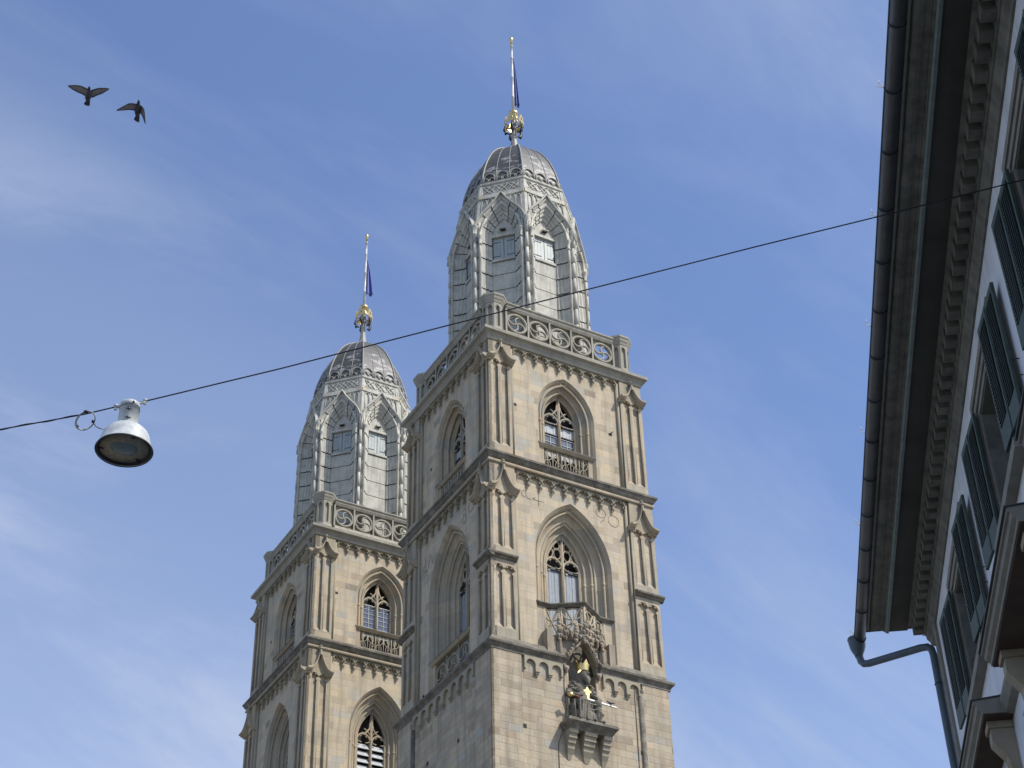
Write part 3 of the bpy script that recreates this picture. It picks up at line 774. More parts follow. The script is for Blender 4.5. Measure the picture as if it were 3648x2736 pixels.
def flagpole(name, cx, cy, zoff, label):
    root = empty(name, (cx, cy, 84.5 + zoff), YAW_T, label=label, cat='flagpole', group='flagpoles on the church spires')
    z0 = 84.5
    mb = MB()
    pts = [(84.3, .11), (86.5, .105), (86.52, .12), (86.6, .12), (86.62, .10), (88.4, .095), (88.42, .11), (88.5, .11), (88.52, .09), (90.3, .085), (90.32, .1), (90.4, .1), (90.42, .08), (91.5, .075), (91.52, .11), (91.6, .11)]
    mb.lathe([(r, z) for z, r in pts], 10); mb.build('pole', M['pole'], root, zo=-z0)
    mb = MB(); mb.lathe([(.075, 91.6), (.085, 92.1), (.13, 92.15), (.13, 92.3), (.06, 92.42)], 10); mb.build('gilded_tip', M['gold'], root, zo=-z0)
    mb = MB(); mb.lathe([(.12, 84.75), (.30, 84.85), (.33, 84.95), (.30, 85.08), (.12, 85.1)], 12); mb.build('gilded_collar', M['gold'], root, zo=-z0)
    # crown of pierced gilded shields round the stem
    for k in range(5):
        a = k * 2 * pi / 5 + .2; nx, ny = cos(a), sin(a); tx, ty = -ny, nx
        mp = lambda u, d, z: (nx * d + tx * u, ny * d + ty * u, z)
        g = MB()
        outl = [(-.26, 83.75), (-.3, 84.05), (-.2, 84.2), (-.24, 84.45), (-.1, 84.42), (0, 84.62), (.1, 84.42), (.24, 84.45), (.2, 84.2), (.3, 84.05), (.26, 83.75), (.12, 83.88), (0, 83.75), (-.12, 83.88)]
        hole = [(0, 84.0), (.09, 84.14), (0, 84.3), (-.09, 84.14)]
        g.plate([outl, hole], .60 - .0, .55, mp)
        g.tube([mp(0, .56, 84.1), mp(0, .3, 84.5), mp(0, .12, 84.8)], .035, 5)
        g.tube([mp(.30, .52, 83.6), mp(.32, .55, 84.0), mp(.30, .5, 84.35)], [.03, .05, .03], 6)
        g.build('gilded_shield', M['gold'], root, zo=-z0)
        b_ = MB()
        b_.tube([mp(0, .57, 83.75), mp(0, .62, 83.4), mp(.02, .5, 83.1), mp(.0, .3, 83.05)], [.05, .11, .08, .03], 6)
        b_.tube([mp(-.12, .6, 83.2), mp(.0, .55, 83.0), mp(.12, .6, 83.2)], [.03, .06, .03], 5)
        b_.tube([mp(0, .16, 83.5), mp(0, .56, 83.6)], .025, 4)
        b_.build('iron_scroll', M['black'], root, zo=-z0)
    return root
def flag(cx, cy, zoff, side, label, zt=90.1, zb=85.6, wtop=.05, wbot=.55, phase=0.):
    # limp blue flag hanging in folds beside its pole
    me = MB(); n, m = 26, 14; rows = []
    for i in range(n + 1):
        t = i / n; z = zt + (zb - zt) * t
        w = wtop + (wbot - wtop) * t ** .8
        row = []
        for j in range(m + 1):
            s_ = j / m
            x = side * (.10 + w * s_ * (1 - .22 * s_)); y = .16 * sin(s_ * 9 + 1.5 * t + phase) * (.3 + t) * .6
            zz = z - .35 * s_ * t * (1 - .3 * s_) + (.35 * (s_ - .6) if t > .9 and s_ > .6 else 0) * (t - .9) * 10
            row.append((x, y, zz))
        rows.append(row)
    me.grid(rows, smooth=True)
    o = me.build('flag', M['flag'], None, zo=-zt)
    sol = o.modifiers.new('thickness', 'SOLIDIFY'); sol.thickness = .02
    o.location = (cx, cy, zt + zoff)
    return tag(o, label=label, cat='flag', group='blue flags on the church spires')

# ------------------------------------------------------------------ tower
def tower(cx, cy, dz, first, label):
    root = empty('church_tower', (cx, cy, -ZO + dz), YAW_T, label=label, cat='tower', group='twin towers of the church')
    HB, HM, HU = 5.0, 4.99, 4.9
    # ---- lower shaft
    if first:
        sh = MB()
        nh = arch_pts(.86, 1.2, 41.3, 38.25, 2, 8)
        sh.plate([[(-HB, -4), (HB, -4), (HB, 41.45), (-HB, 41.45)], [p for p in nh if p[1] <= 41.4 or True]] if False else
                 [[(-HB, -4), (HB, -4), (HB, 41.45), (.86, 41.45), (.86, 38.25), (-.86, 38.25), (-.86, 41.45), (-HB, 41.45)]], HB, HB - .7, mapR, back=False)
        sh.add([(-HB, -HB, -4), (-HB, HB, -4), (-HB, HB, 41.45), (-HB, -HB, 41.45)], [(0, 1, 2, 3)])
        sh.add([(HB, -HB, -4), (HB, HB, -4), (HB, HB, 41.45), (HB, -HB, 41.45), (-HB, HB, -4), (-HB, HB, 41.45)], [(0, 1, 2, 3), (1, 4, 5, 2)])
        sh.build('shaft_wall', M['rubble'], root, weld=False)
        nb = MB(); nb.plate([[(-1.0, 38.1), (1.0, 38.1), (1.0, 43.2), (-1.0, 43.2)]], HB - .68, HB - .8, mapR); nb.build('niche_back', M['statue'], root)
    else:
        sh = MB(); sh.box((-HB, -HB, -4), (HB, HB, 41.45)); sh.build('shaft_wall', M['rubble'], root)
    # flat corner strips of the lower shaft with corner rolls
    for f, mp in FACES.items():
        for a, b in ((-HB - .1, -3.45), (3.45, HB)):
            st = MB(); st.plate([[(a, -4), (b, -4), (b, 41.4), (a, 41.4)]], HB + .10, HB - .02, mp, back=False); st.build('corner_strip', M['rubble'], root)
        for u in (3.36,):
            rl = MB(); rl.tube([mp(u, HB + .03, z) for z in (-4, 18, 40.95)], .14, 8); rl.tube([mp(u, HB + .03, z) for z in (40.75, 40.95, 41.05)], [.11, .16, .17], 8); rl.build('roll_shaft', M['ledge'], root)
        segs = ((-3.3, -1.15), (1.15, 3.3)) if (first and f == 'R') else ((-3.3, 3.3),)
        for a, b in segs: frieze(mp, root, HB, 41.42, 40.72, 3 if len(segs) == 2 else 8, a, b, 'round', .14)
    # cornices
    LOW = [(HB + .02, 41.36), (HB + .13, 41.42), (HB + .13, 41.52), (HB + .2, 41.62), (HB + .3, 41.72), (HB + .31, 41.83), (HB + .12, 41.98), (HM - .02, 42.25), (HM - .4, 42.25)]
    mb = MB()
    if first:
        s0 = HB + .1
        g = 1.0
        def seg(path): 
            rows = []
            for (kx, ky, ox) in path:
                rows.append([((ox if ox is not None else kx * s_), ky * s_, z) for s_, z in LOW])
            return rows
        mb.grid(seg([(0, -1, g), (1, -1, None), (1, 1, None), (-1, 1, None), (-1, -1, None), (0, -1, -g)]), caps=True)
    else: ring(mb, LOW)
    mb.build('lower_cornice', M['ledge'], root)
    # hollow under the middle cornice in dark ledge stone, its lower roll paler
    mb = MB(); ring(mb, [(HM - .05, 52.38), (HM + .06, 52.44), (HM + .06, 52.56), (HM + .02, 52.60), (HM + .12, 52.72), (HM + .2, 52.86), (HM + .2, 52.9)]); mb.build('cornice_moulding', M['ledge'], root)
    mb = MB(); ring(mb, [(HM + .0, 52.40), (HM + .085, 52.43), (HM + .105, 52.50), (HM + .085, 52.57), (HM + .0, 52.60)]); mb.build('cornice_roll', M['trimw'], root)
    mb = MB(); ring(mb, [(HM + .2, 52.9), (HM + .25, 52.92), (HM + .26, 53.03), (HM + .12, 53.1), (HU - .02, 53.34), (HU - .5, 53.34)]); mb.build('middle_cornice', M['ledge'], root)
    mb = MB(); ring(mb, [(HU - .05, 60.62), (HU + .06, 60.64), (HU + .10, 60.72), (HU + .05, 60.82), (HU + .10, 60.90), (HU + .17, 61.0), (HU + .35, 61.07), (HU + .37, 61.24), (HU + .1, 61.3), (0.1, 61.32)]); mb.build('top_cornice', M['rail'], root)
    # ---- storeys
    stor = [dict(z0=42.2, z1=52.42, s=HM, r=.25, win=2), dict(z0=53.3, z1=60.66, s=HU, r=.22, win=3)]
    core = MB()  # unseen dark box added inside to block light through wall gaps
    for q in stor:
        wpl = q['s'] - q['r']
        core.box((-2.6, -2.6, q['z0'] - .3), (2.6, 2.6, q['z1'] + .4))
        for ix in (-1, 1):
            for iy in (-1, 1):
                pr = MB(); e = q['s'] - .16; i_ = 3.6
                xa, xb = sorted((ix * i_, ix * (e if ix < 0 else q['s']))); ya, yb = sorted((iy * i_, iy * (e if iy < 0 else q['s'])))
                pr.box((xa, ya, q['z0'] - .2), (xb, yb, q['z1'])); pr.build('corner_buttress', M['ashlar'], root)
        # plain far walls
        for sx in (0, 1):
            fwall = MB()
            if sx: fwall.box((wpl - .4, -3.7, q['z0'] - .2), (wpl, 3.7, q['z1']))
            else: fwall.box((-3.7, wpl - .4, q['z0'] - .2), (3.7, wpl, q['z1']))
            fwall.build('storey_wall', M['ashlar'], root)
    core.build('light_block_core', M['void'], root)
    for f, mp in FACES.items():
        # storey 2 (tall bell window)
        q = stor[0]; s = HM; wp = s - .25
        if first: c2, zs2, H2, HI = 1.67, 47.75, 2.3, 1.06
        else: c2, zs2, H2, HI = 1.67, 47.65, 2.02, 1.02
        wl = MB(); op = arch_pts(H2, c2, zs2, 42.1, 2, 18)
        wl.plate([[(-3.7, 42.05), op[0]] + op[1:-1] + [op[-1], (3.7, 42.05), (3.7, 52.4), (-3.7, 52.4)]], wp, wp - .3, mp, back=False)
        wl.build('storey_wall', M['ashlar'], root)
        k = (H2 - HI) / 1.37
        prof = [(H2, wp), (HI + 1.2 * k, s - .42), (HI + 1.12 * k, s - .62), (HI + 1.0 * k, s - .60), (HI + .92 * k, s - .72), (HI + .75 * k, s - .85), (HI + .62 * k, s - .86), (HI + .55 * k, s - 1.02), (HI + .45 * k, s - 1.02), (HI + .38 * k, s - 1.14), (HI + .22 * k, s - 1.22), (HI + .1 * k, s - 1.24), (HI, s - 1.34), (HI, s - 1.7)]
        window(mp, root, wp, prof, c2, zs2, 42.1, s - 1.5, 47.95 if first else 47.6, 'flow' if first else 'simple', 'boards' if first else 'louvre', shaft=[(HI + 1.03 * k, s - .60), (HI + .5 * k, s - 1.0), (HI + .16 * k, s - 1.22)])
        frieze(mp, root, wp, 52.42, 51.78, 9, -3.32, 3.32, 'leaf')
        for u in (-3.4, 3.4):
            rl = MB(); rl.tube([mp(u, wp + .06, z) for z in (42.1, 47, 52.4)], .10, 8); rl.build('roll_shaft', M['trim'], root)
        for sg in (-1, 1):
            a, b = (-s, -3.5) if sg < 0 else (3.5, s)
            pans = [(42.75, 46.3), (47.35, 50.75)] if first else [(42.75, 50.75)]
            pilaster(mp, root, s, a, b, pans, 52.42, 42.1)
            gablet(mp, root, s, a, b, 50.78, 52.15, 52.6)
            if first:
                lg = MB(); e0 = a - (.22 if sg < 0 else -.02) ; e1 = b + (.22 if sg > 0 else -.02)
                pr = [(s - .1, 46.58), (s + .06, 46.62), (s + .12, 46.70), (s + .24, 46.76), (s + .26, 46.85), (s - .1, 47.08)]
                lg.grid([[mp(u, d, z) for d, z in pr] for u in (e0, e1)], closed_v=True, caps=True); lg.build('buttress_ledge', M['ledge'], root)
        if f == 'R' and first: statue_balcony(mp, root, s)
        else: parapet(mp, root, s - .42, H2 - .12, 42.1, 44.1 if first else 44.4, 'ring' if first else 'fish')
        # storey 3
        s = HU; wp = s - .22
        c3, zs3, H3, HI = .92, 57.1, 1.80, 1.06
        wl = MB(); op = arch_pts(H3, c3, zs3, 53.2, 2, 18)
        wl.plate([[(-3.7, 53.15), op[0]] + op[1:-1] + [op[-1], (3.7, 53.15), (3.7, 60.64), (-3.7, 60.64)]], wp, wp - .3, mp, back=False)
        wl.build('storey_wall', M['ashlar'], root)
        prof = [(H3, wp), (1.68, s - .34), (1.62, s - .46), (1.50, s - .46), (1.44, s - .58), (1.30, s - .70), (1.22, s - .72), (1.17, s - .84), (1.11, s - .88), (HI, s - .96), (HI, s - 1.3)]
        window(mp, root, wp, prof, c3, zs3, 53.2, s - 1.12, 57.0, 'simple', 'mixed' if first else 'glass', shaft=[(1.50, s - .46), (1.2, s - .72)], zf=54.8)
        frieze(mp, root, wp, 60.66, 60.12, 9, -3.32, 3.32, 'leaf')
        for u in (-3.4, 3.4):
            rl = MB(); rl.tube([mp(u, wp + .06, z) for z in (53.2, 57, 60.6)], .10, 8); rl.build('roll_shaft', M['trim'], root)
        for sg in (-1, 1):
            a, b = (-s, -3.5) if sg < 0 else (3.5, s)
            pilaster(mp, root, s, a, b, [(53.75, 59.35)], 60.66, 53.2)
            gablet(mp, root, s, a, b, 59.35, 60.35, 60.72, .40)
        parapet(mp, root, s - .38, H3 - .1, 53.2, 54.85, 'fish')
        # balcony on top
        balustrade(mp, root, 4.52, 3.5, 61.25, 63.93, 5)
        hs = {'R': ((-3.28 + .1, 56.75), (2.85, 56.75)), 'L': ((2.3, 56.3),)}[f]
        for u, z in hs:
            hb = MB(); hb.plate([[(u - .09, z), (u + .09, z), (u + .09, z + .18), (u - .09, z + .18)]], wp + .006, wp - .1, mp); hb.build('putlog_shade_plate', M['void'], root)  # uncut hole: dark plate carries the shade inside it as colour
        for u, z in ({'R': ((-3.3, 37.6), (3.25, 37.6)), 'L': ((-1.5, 38.0), (1.8, 38.2), (2.6, 36.2))}[f] if first else ()):
            hb = MB(); dd = HB + .106 if abs(u) > 3.4 else HB + .006
            hb.plate([[(u - .1, z), (u + .1, z), (u + .1, z + .22), (u - .1, z + .22)]], dd, dd - .2, mp); hb.build('putlog_shade_plate', M['void'], root)  # same dark plate, hole shade put into the colour
        # back sides of the balcony
    for mpb in (lambda u, d, z: (d, u, z), lambda u, d, z: (u, d, z)): balustrade(mpb, root, 4.52, 3.5, 61.25, 63.95, 5)
    for ix in (-1, 1):
        for iy in (-1, 1): corner_pedestal(root, ix * 4.12, iy * 4.12)
    if first: inscriptions(root)
    spire(root)
    return root

def inscriptions(root):
    wp = 4.99 - .25
    G = {  # strokes in a unit box, x right as read
        '1': [[(.5, 0), (.5, 1)]],
        '4': [[(.15, .95), (.62, .45), (.85, .05)], [(.80, .98), (.35, .45), (.1, .1)], [(.15, .95), (.3, 1.12), (.62, 1.12), (.80, .98)]],
        'l': [[(.52, 1.15), (.52, .25), (.62, .05), (.88, .0)], [(.52, .55), (.3, .6), (.16, .42), (.2, .15), (.40, .08), (.52, .2)]],
        '+': [[(.55, 1.1), (.55, -.1)], [(.05, .38), (.5, .32), (1.0, .36)], [(.05, .38), (.32, .55)]],
        '9': [[(.5 + .4 * cos(2 * pi * i / 14), .68 + .34 * sin(2 * pi * i / 14)) for i in range(15)], [(.86, .5), (.7, .2), (.4, -.05)]],
        '0': [[(.5 + .42 * cos(2 * pi * i / 14), .5 + .42 * sin(2 * pi * i / 14)) for i in range(15)]],
        '8': [[(.5 + .26 * cos(2 * pi * i / 12), .78 + .24 * sin(2 * pi * i / 12)) for i in range(13)], [(.5 + .34 * cos(2 * pi * i / 12), .26 + .28 * sin(2 * pi * i / 12)) for i in range(13)]],
        '7': [[(.1, .0), (.48, 1.0), (.9, .0)]],
    }
    def put(mp, ch, u, z, w, h, sg):
        mb = MB()
        for s_ in G[ch]: mb.tube([mp(u + sg * (x - .5) * w, wp + .004, z + y * h) for x, y in s_], .013, 4)
        mb.build('carved_numeral', M['ledge'], root)
    for ch, u, z, w, h in (('l', -2.72, 50.9, .75, .75), ('+', -2.0, 50.7, .72, .75), ('9', 1.85, 50.75, .75, .85), ('0', 2.62, 50.62, .8, .85)): put(mapR, ch, u, z, w, h, 1)
    for ch, u, z, w, h in (('l', 2.75, 49.9, .75, .75), ('7', 2.15, 50.0, .7, .75), ('8', -1.75, 50.5, .7, .85), ('0', -2.5, 50.7, .7, .8)): put(mapL, ch, u, z, w, h, -1)

def statue_balcony(mp, root, s):
    """bulging balcony with carved canopy above the statue niche"""
    # plan of the front: (u, depth)
    def bulge(u): 
        a = abs(u)
        return s - .42 if a > 1.45 else s - .42 + .95 * (1 - a / 1.45)
    us = [-2.18, -1.45, 0, 1.45, 2.18]
    z0, zr = 42.55, 44.95
    o = MB()
    for a, b in ((-2.18, -1.74), (1.74, 2.18)): o.plate([[(a, 42.1), (b, 42.1), (b, zr - .18), (a, zr - .18)]], s - .40, s - .7, mp)
    bal = o.build('statue_balcony', M['trimw'], root)
    rl = MB(); pr = [(.20, 0), (.2, -.06), (.11, -.14), (.04, -.2), (-.22, -.2), (-.22, .04)]
    rl.grid([[mp(u * (1.05 if abs(u) > 2 else 1), bulge(u) + d, zr + z) for d, z in pr] for u in us], closed_v=True, caps=True); rl.build('rail', M['ledge'], bal)
    bt = MB(); pr = [(.16, 43.1), (.16, 43.0), (.06, 42.9), (-.2, 42.85), (-.2, 43.12)]
    bt.grid([[mp(u, bulge(u) + d, z) for d, z in pr] for u in (-1.9, -1.45, 0, 1.45, 1.9)], closed_v=True, caps=True); bt.build('canopy_ledge', M['carve'], bal)
    tr = MB(); zt, zb = zr - .2, 43.12; H = zt - zb
    def P(l, r=.05, cl=False): tr.tube([mp(x, bulge(x) - .02, z) for x, z in l], r, 6, closed=cl)
    ed = [-1.74, -.95, 0, .95, 1.74]
    for e in ed: P([(e, zb), (e, zt)], .065)
    for i in range(4):
        a, b = ed[i], ed[i + 1]; w = b - a
        for sg in (0, 1):
            x0, x1 = (a, b) if sg == 0 else (b, a)
            P([(x0 + (x1 - x0) * t, zb + H * (.5 - .5 * cos(pi * t))) for t in [j / 10 for j in range(11)]], .055)
        P([(a + w / 2 + w * .42 * cos(t), zb + H * .76 + H * .2 * sin(t)) for t in [2 * pi * j / 12 for j in range(12)]], .04, True)
        P([(a + w / 2 + w * .42 * cos(t), zb + H * .24 + H * .2 * sin(t)) for t in [2 * pi * j / 12 for j in range(12)]], .04, True)
    tr.build('flowing_tracery', M['trimw'], bal)
    # canopy box around the niche head
    def cb(u): return s - .15 + .45 * max(0, 1 - abs(u) / 1.3)
    cn = MB()
    hd = []
    for t in [j / 8 for j in range(9)]:
        x = -.86 + .86 * t; z = 41.75 + 1.0 * sin(t * pi / 2) ** .9 + (.16 * max(0, t - .75) * 4) ** 2
        hd.append((x, z))
    hd = hd + [(-x, z) for x, z in hd[:-1]][::-1]
    lo = [(-1.35, 41.3)] + [(-.86, 41.3)] + hd + [(.86, 41.3), (1.35, 41.3)]
    # bent plate: left and right halves
    for sg in (-1, 1):
        pts = [(x, z) for x, z in lo if x * sg >= -1e-9]
        if sg > 0: outl = [(0, hd[8][1])] + [p for p in pts if p != (0, hd[8][1])] + [(1.35, 42.95), (0, 42.95)]
        else: outl = pts + [(0, 42.95), (-1.35, 42.95)]
        cn.plate([outl], 0, -.35, lambda u, d, z: mp(u, cb(u) + d, z))
    cn.build('niche_canopy', M['carve'], bal)
    for a, b in ((-1.95, -1.62), (1.62, 1.95)):
        side = MB(); side.plate([[(a, 41.9), (b, 41.9), (b, 43.25), (a, 43.25)]], s + .12, s - .5, mp)
        e = -1.62 if a < 0 else 1.35
        side.plate([[(e, 41.9), (e + .27, 41.9), (e + .27, 42.95), (e, 42.95)]], s - .02, s - .5, mp); side.build('canopy_side_post', M['carve'], bal)
    # carved arches, crockets and pinnacles
    cv = MB()
    cv.tube([mp(x, cb(x) + .06, z + .03) for x, z in hd], .085, 6)
    for x0 in (-1, 1):
        for sg in (-1, 1):
            xs = [(.05 + .42 * t, 42.55 + .55 * (1 - t) ** 1.6 + .5 * t * 0) for t in [j / 6 for j in range(7)]]
        cv.tube([mp(x0 * (.86 - .62 * t), cb(x0 * (.86 - .62 * t)) + .14, 41.9 + 1.55 * t ** 1.5) for t in [j / 8 for j in range(9)]], .06, 6)
        cv.tube([mp(x0 * (.02 + .5 * t), cb(x0 * .3) + .2, 43.35 - 1.0 * t ** .6) for t in [j / 8 for j in range(9)]], .05, 6)
        for j in range(7):
            t = (j + .5) / 7; leaf_drop(cv, mp, x0 * (.90 - .62 * t), cb(x0 * (.86 - .62 * t)) + .2, 42.0 + 1.55 * t ** 1.5, .075)
    for x, zt_ in ((-1.22, 44.3), (-.38, 43.9), (.38, 43.9), (1.22, 44.3), (0, 43.7)):
        d = cb(x) + .16; zb_ = 41.35 if abs(x) > 1 else 42.9
        cv.tube([mp(x - .09, d, zb_), mp(x - .09, d, 42.7)], .055, 5); cv.tube([mp(x + .09, d, zb_), mp(x + .09, d, 42.7)], .055, 5)
        cv.tube([mp(x, d + .02, zb_), mp(x, d + .02, 42.9), mp(x, d + .05, zt_ - .3), mp(x, d + .05, zt_)], [.10, .12, .10, .03], 5)
        for j in range(6): leaf_drop(cv, mp, x + random.uniform(-.1, .1), d + .1, 42.75 + j * (zt_ - 42.9) / 6, .095)
    for j in range(70): 
        x = random.uniform(-1.35, 1.35); leaf_drop(cv, mp, x, cb(x) + random.uniform(.12, .36), random.uniform(42.9, 43.95 - .3 * abs(x)), random.uniform(.07, .12))
    cv.build('canopy_carving', M['carve'], bal)
    for sg in (-1, 1):
        cap = MB()
        leaf_drop(cap, mp, sg * .93, s + .12, 41.25, .15)
        cap.tube([mp(sg * .84, s - .02, 38.3), mp(sg * .84, s - .02, 41.1)], .07, 6)
        cap.build('niche_shaft', M['carve'], bal)
    for pts_ in ([(-1.02, 41.3), (-1.05, 40.2), (-1.0, 39.2), (-1.06, 38.4), (-1.5, 37.2), (-1.52, 30)], [(3.02, 41.2), (3.0, 36), (3.02, 30)]):
        lc = MB(); lc.tube([mp(x, 5.03, z) for x, z in pts_], .018, 4); lc.build('lightning_cable', M['ledge'], bal)
    # corbel shelf
    cs = MB()
    pr = [(s - .1, 38.27), (s + .9, 38.27), (s + .9, 38.12), (s + .72, 38.0), (s + .66, 37.86), (s - .1, 37.86)]
    slab = []
    for z, hw, dd in ((38.30, 1.36, .90), (38.14, 1.40, .92), (38.04, 1.3, .80), (37.90, 1.2, .68), (37.82, 1.16, .62)):
        slab.append([mp(-hw, s - .1, z), mp(-hw, s + dd, z), mp(hw, s + dd, z), mp(hw, s - .1, z)])
    cs.grid(slab, closed_v=True, caps=True)
    shelf = cs.build('statue_corbel', M['ledge'], bal)
    for cu, w in ((-.95, .23), (0, .34), (.95, .23)):
        c_ = MB(); rows = []
        zz = 37.84
        st = [(37.84, .62, 1.), (37.66, .60, 1), (37.62, .50, .96), (37.42, .48, .95), (37.38, .40, .9), (37.2, .37, .88), (37.14, .28, .82), (36.96, .26, .8), (36.7, .12, .6), (36.45, .03, .3)]
        for z, dd, k in st: rows.append([mp(cu - w * k, s - .1, z), mp(cu - w * k, s + dd, z), mp(cu + w * k, s + dd, z), mp(cu + w * k, s - .1, z)])
        c_.grid(rows, closed_v=True, caps=True); c_.build('console', M['trim'], shelf)

CX, CY = 0.5584, 81.7285
D12 = 23.69
tower(CX, CY, 0.0, True, 'nearer and taller-looking stone church tower with seated king statue, capped by pale domed spire')
er = Vector((cos(YAW_T), sin(YAW_T), 0)); el = Vector((-sin(YAW_T), cos(YAW_T), 0))
B0 = Vector((CX, CY, 0)) + el * D12 + er * .24
tower(B0.x, B0.y, .9, False, 'farther stone church tower at left partly hidden behind the nearer tower, louvred bell window')
flagpole('flagpole', CX, CY, 0, 'white flagpole with gilded crown on the nearer spire')
flagpole('flagpole', B0.x, B0.y, 1.0, 'white flagpole with gilded crown on the farther left spire')
flag(CX, CY, 0, 1, 'limp blue flag on the pole of the nearer spire', 90.3, 85.8, .03, .40)
flag(B0.x, B0.y, 1.0, 1, 'limp blue flag on the pole of the farther left spire', 89.8, 86.3, .03, .75, 1.7)

# ------------------------------------------------------------------ seated king, sword, birds
def TW(u, d, z): return Vector((CX, CY, 0)) + er * u - el * d + Vector((0, 0, z))
def blob(bm_l, c, r, n=12):
    rows = []
    for i in range(n + 1):
        t = pi * i / n
        rows.append([(c[0] + r[0] * sin(t) * cos(2 * pi * j / (2 * n)), c[1] + r[1] * sin(t) * sin(2 * pi * j / (2 * n)), c[2] + r[2] * cos(t)) for j in range(2 * n)])
    bm_l.grid(rows, closed_v=True, smooth=True)
def king():
    # local: x = u, y = -(d - 5), z from the corbel top (38.3)
    root = empty('king_statue', TW(0, 5.15, 38.30), YAW_T, label='dark weathered stone statue of a seated bearded king on the tower corbel', cat='statue')
    b = MB()
    def cap(a, c, r0, r1, k=8):
        for i in range(k + 1):
            t = i / k; r = r0 + (r1 - r0) * t
            blob(b, tuple(a[j] + (c[j] - a[j]) * t for j in range(3)), (r, r, r), 6)
    X0 = -.12
    blob(b, (X0, .10, 1.95), (.43, .30, .46)); blob(b, (X0, .02, 1.45), (.42, .34, .40)); blob(b, (X0, .0, 1.1), (.55, .42, .34))
    cap((X0, .06, 2.3), (X0 + .02, .0, 2.55), .15, .13, 3)
    # head turned to the right of the picture
    hx, hy, hz = X0 + .03, -.10, 2.70
    blob(b, (hx, hy, hz), (.235, .26, .29)); blob(b, (hx + .05, hy - .06, hz - .12), (.18, .22, .2))
    blob(b, (hx + .10, hy - .27, hz - .03), (.04, .07, .10)); blob(b, (hx + .10, hy - .225, hz + .10), (.17, .06, .035)); blob(b, (hx + .10, hy - .24, hz - .155), (.11, .06, .035))
    for sx in (-1, 1): blob(b, (hx + .09 + sx * .085, hy - .20, hz - .06), (.06, .05, .045))
    blob(b, (hx + .11, hy - .20, hz - .30), (.15, .12, .17)); blob(b, (hx + .03, hy - .26, hz - .19), (.06, .05, .04), 6); blob(b, (hx + .19, hy - .25, hz - .19), (.06, .05, .04), 6)
    cap((hx + .10, hy - .20, hz - .26), (hx + .13, hy - .26, hz - .52), .15, .06, 5)
    for i in range(12):
        a = i * 2.4; blob(b, (hx + .11 + .10 * cos(a), hy - .24 - .05 * sin(a * 1.7), hz - .30 + .11 * sin(a)), (.045, .045, .05), 5)
    for sx in (-1, 1):
        for i in range(7): blob(b, (hx + sx * (.23 - .01 * i), hy + .04 + .03 * sin(i * 2), hz + .08 - .08 * i), (.06, .07, .055), 5)
    # puffed sleeves
    for sx, ex in ((-1, (-.95, -.02, 1.62)), (1, (.68, -.05, 1.65))):
        sh = (X0 + sx * .46, .06, 2.16)
        for i in range(4):
            for j in range(3):
                a = j * 2.1 + i
                blob(b, (sh[0] + sx * (.05 * i) + .10 * cos(a), sh[1] + .12 * sin(a), sh[2] - .12 * i + .05), (.14, .14, .085), 6)
        cap((sh[0], sh[1], sh[2] - .2), ex, .17, .135)
    cap((-.95, -.02, 1.62), (-.38, -.52, 1.32), .13, .085); cap((.68, -.05, 1.65), (.50, -.52, 1.32), .13, .085)
    for sx, hx_ in ((-1, -.36), (1, .48)):
        for i in range(4): cap((hx_ + (i - 1.5) * .055, -.54, 1.38), (hx_ + (i - 1.5) * .06, -.63, 1.26), .036, .028, 3)
        cap((hx_ - sx * .1, -.5, 1.36), (hx_ - sx * .13, -.58, 1.38), .036, .03, 2); blob(b, (hx_, -.52, 1.35), (.12, .10, .07), 8)
    # thighs, lower legs in a heavy robe
    cap((-.42, .0, 1.05), (-.40, -.50, 1.06), .27, .25); cap((.22, .0, 1.05), (.40, -.50, 1.05), .27, .24)
    cap((-.40, -.48, 1.0), (-.38, -.40, .12), .25, .30); cap((.40, -.48, 1.0), (.46, -.44, .2), .20, .17)
    cap((-.05, -.3, .9), (-.0, -.35, .18), .26, .22); blob(b, (-.45, -.1, .35), (.4, .4, .45)); blob(b, (.15, -.05, .45), (.45, .35, .5))
    for fx in (.03, .52): cap((fx, -.45, .09), (fx + .06, -.76, .07), .10, .075, 4)
    random.seed(4)
    for i in range(9):            # falling folds
        x = -.68 + i * .135; y0 = -.70 if x < -.1 else -.50
        cap((x + .04 * (i % 2), y0 + .02, 1.10 - .03 * i), (x + random.uniform(-.07, .05) - .03, y0 - .05 + .05 * (i % 3), .05), .035, .075, 18)
    for i in range(5):            # folds of the cloak down the left side
        cap((-.80 + .02 * i, -.35 + .13 * i, 1.15), (-.84 + .02 * i, -.42 + .15 * i, .06), .05, .07, 14)
    for i in range(5):             # slung folds between the knees
        z = 1.05 - .14 * i
        pts = [(-.35 + .85 * t, -.62 + .08 * i * sin(pi * t), z - (.12 + .10 * i) * sin(pi * t) ** .8) for t in [j / 10 for j in range(11)]]
        for p, q_ in zip(pts, pts[1:]): cap(p, q_, .045, .045, 2)
    cap((.36, -.5, .9), (.56, -.62, .5), .08, .1); cap((.56, -.62, .5), (.40, -.55, .14), .09, .05)
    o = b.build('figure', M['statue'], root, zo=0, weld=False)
    r = o.modifiers.new('one_skin', 'REMESH'); r.mode = 'VOXEL'; r.voxel_size = .021; r.use_smooth_shade = True
    s_ = o.modifiers.new('soften', 'SMOOTH'); s_.factor = .5; s_.iterations = 1
    t_ = bpy.data.textures.new('weathering', 'CLOUDS'); t_.noise_scale = .09
    d_ = o.modifiers.new('weathered', 'DISPLACE'); d_.texture = t_; d_.strength = .018; d_.mid_level = .5
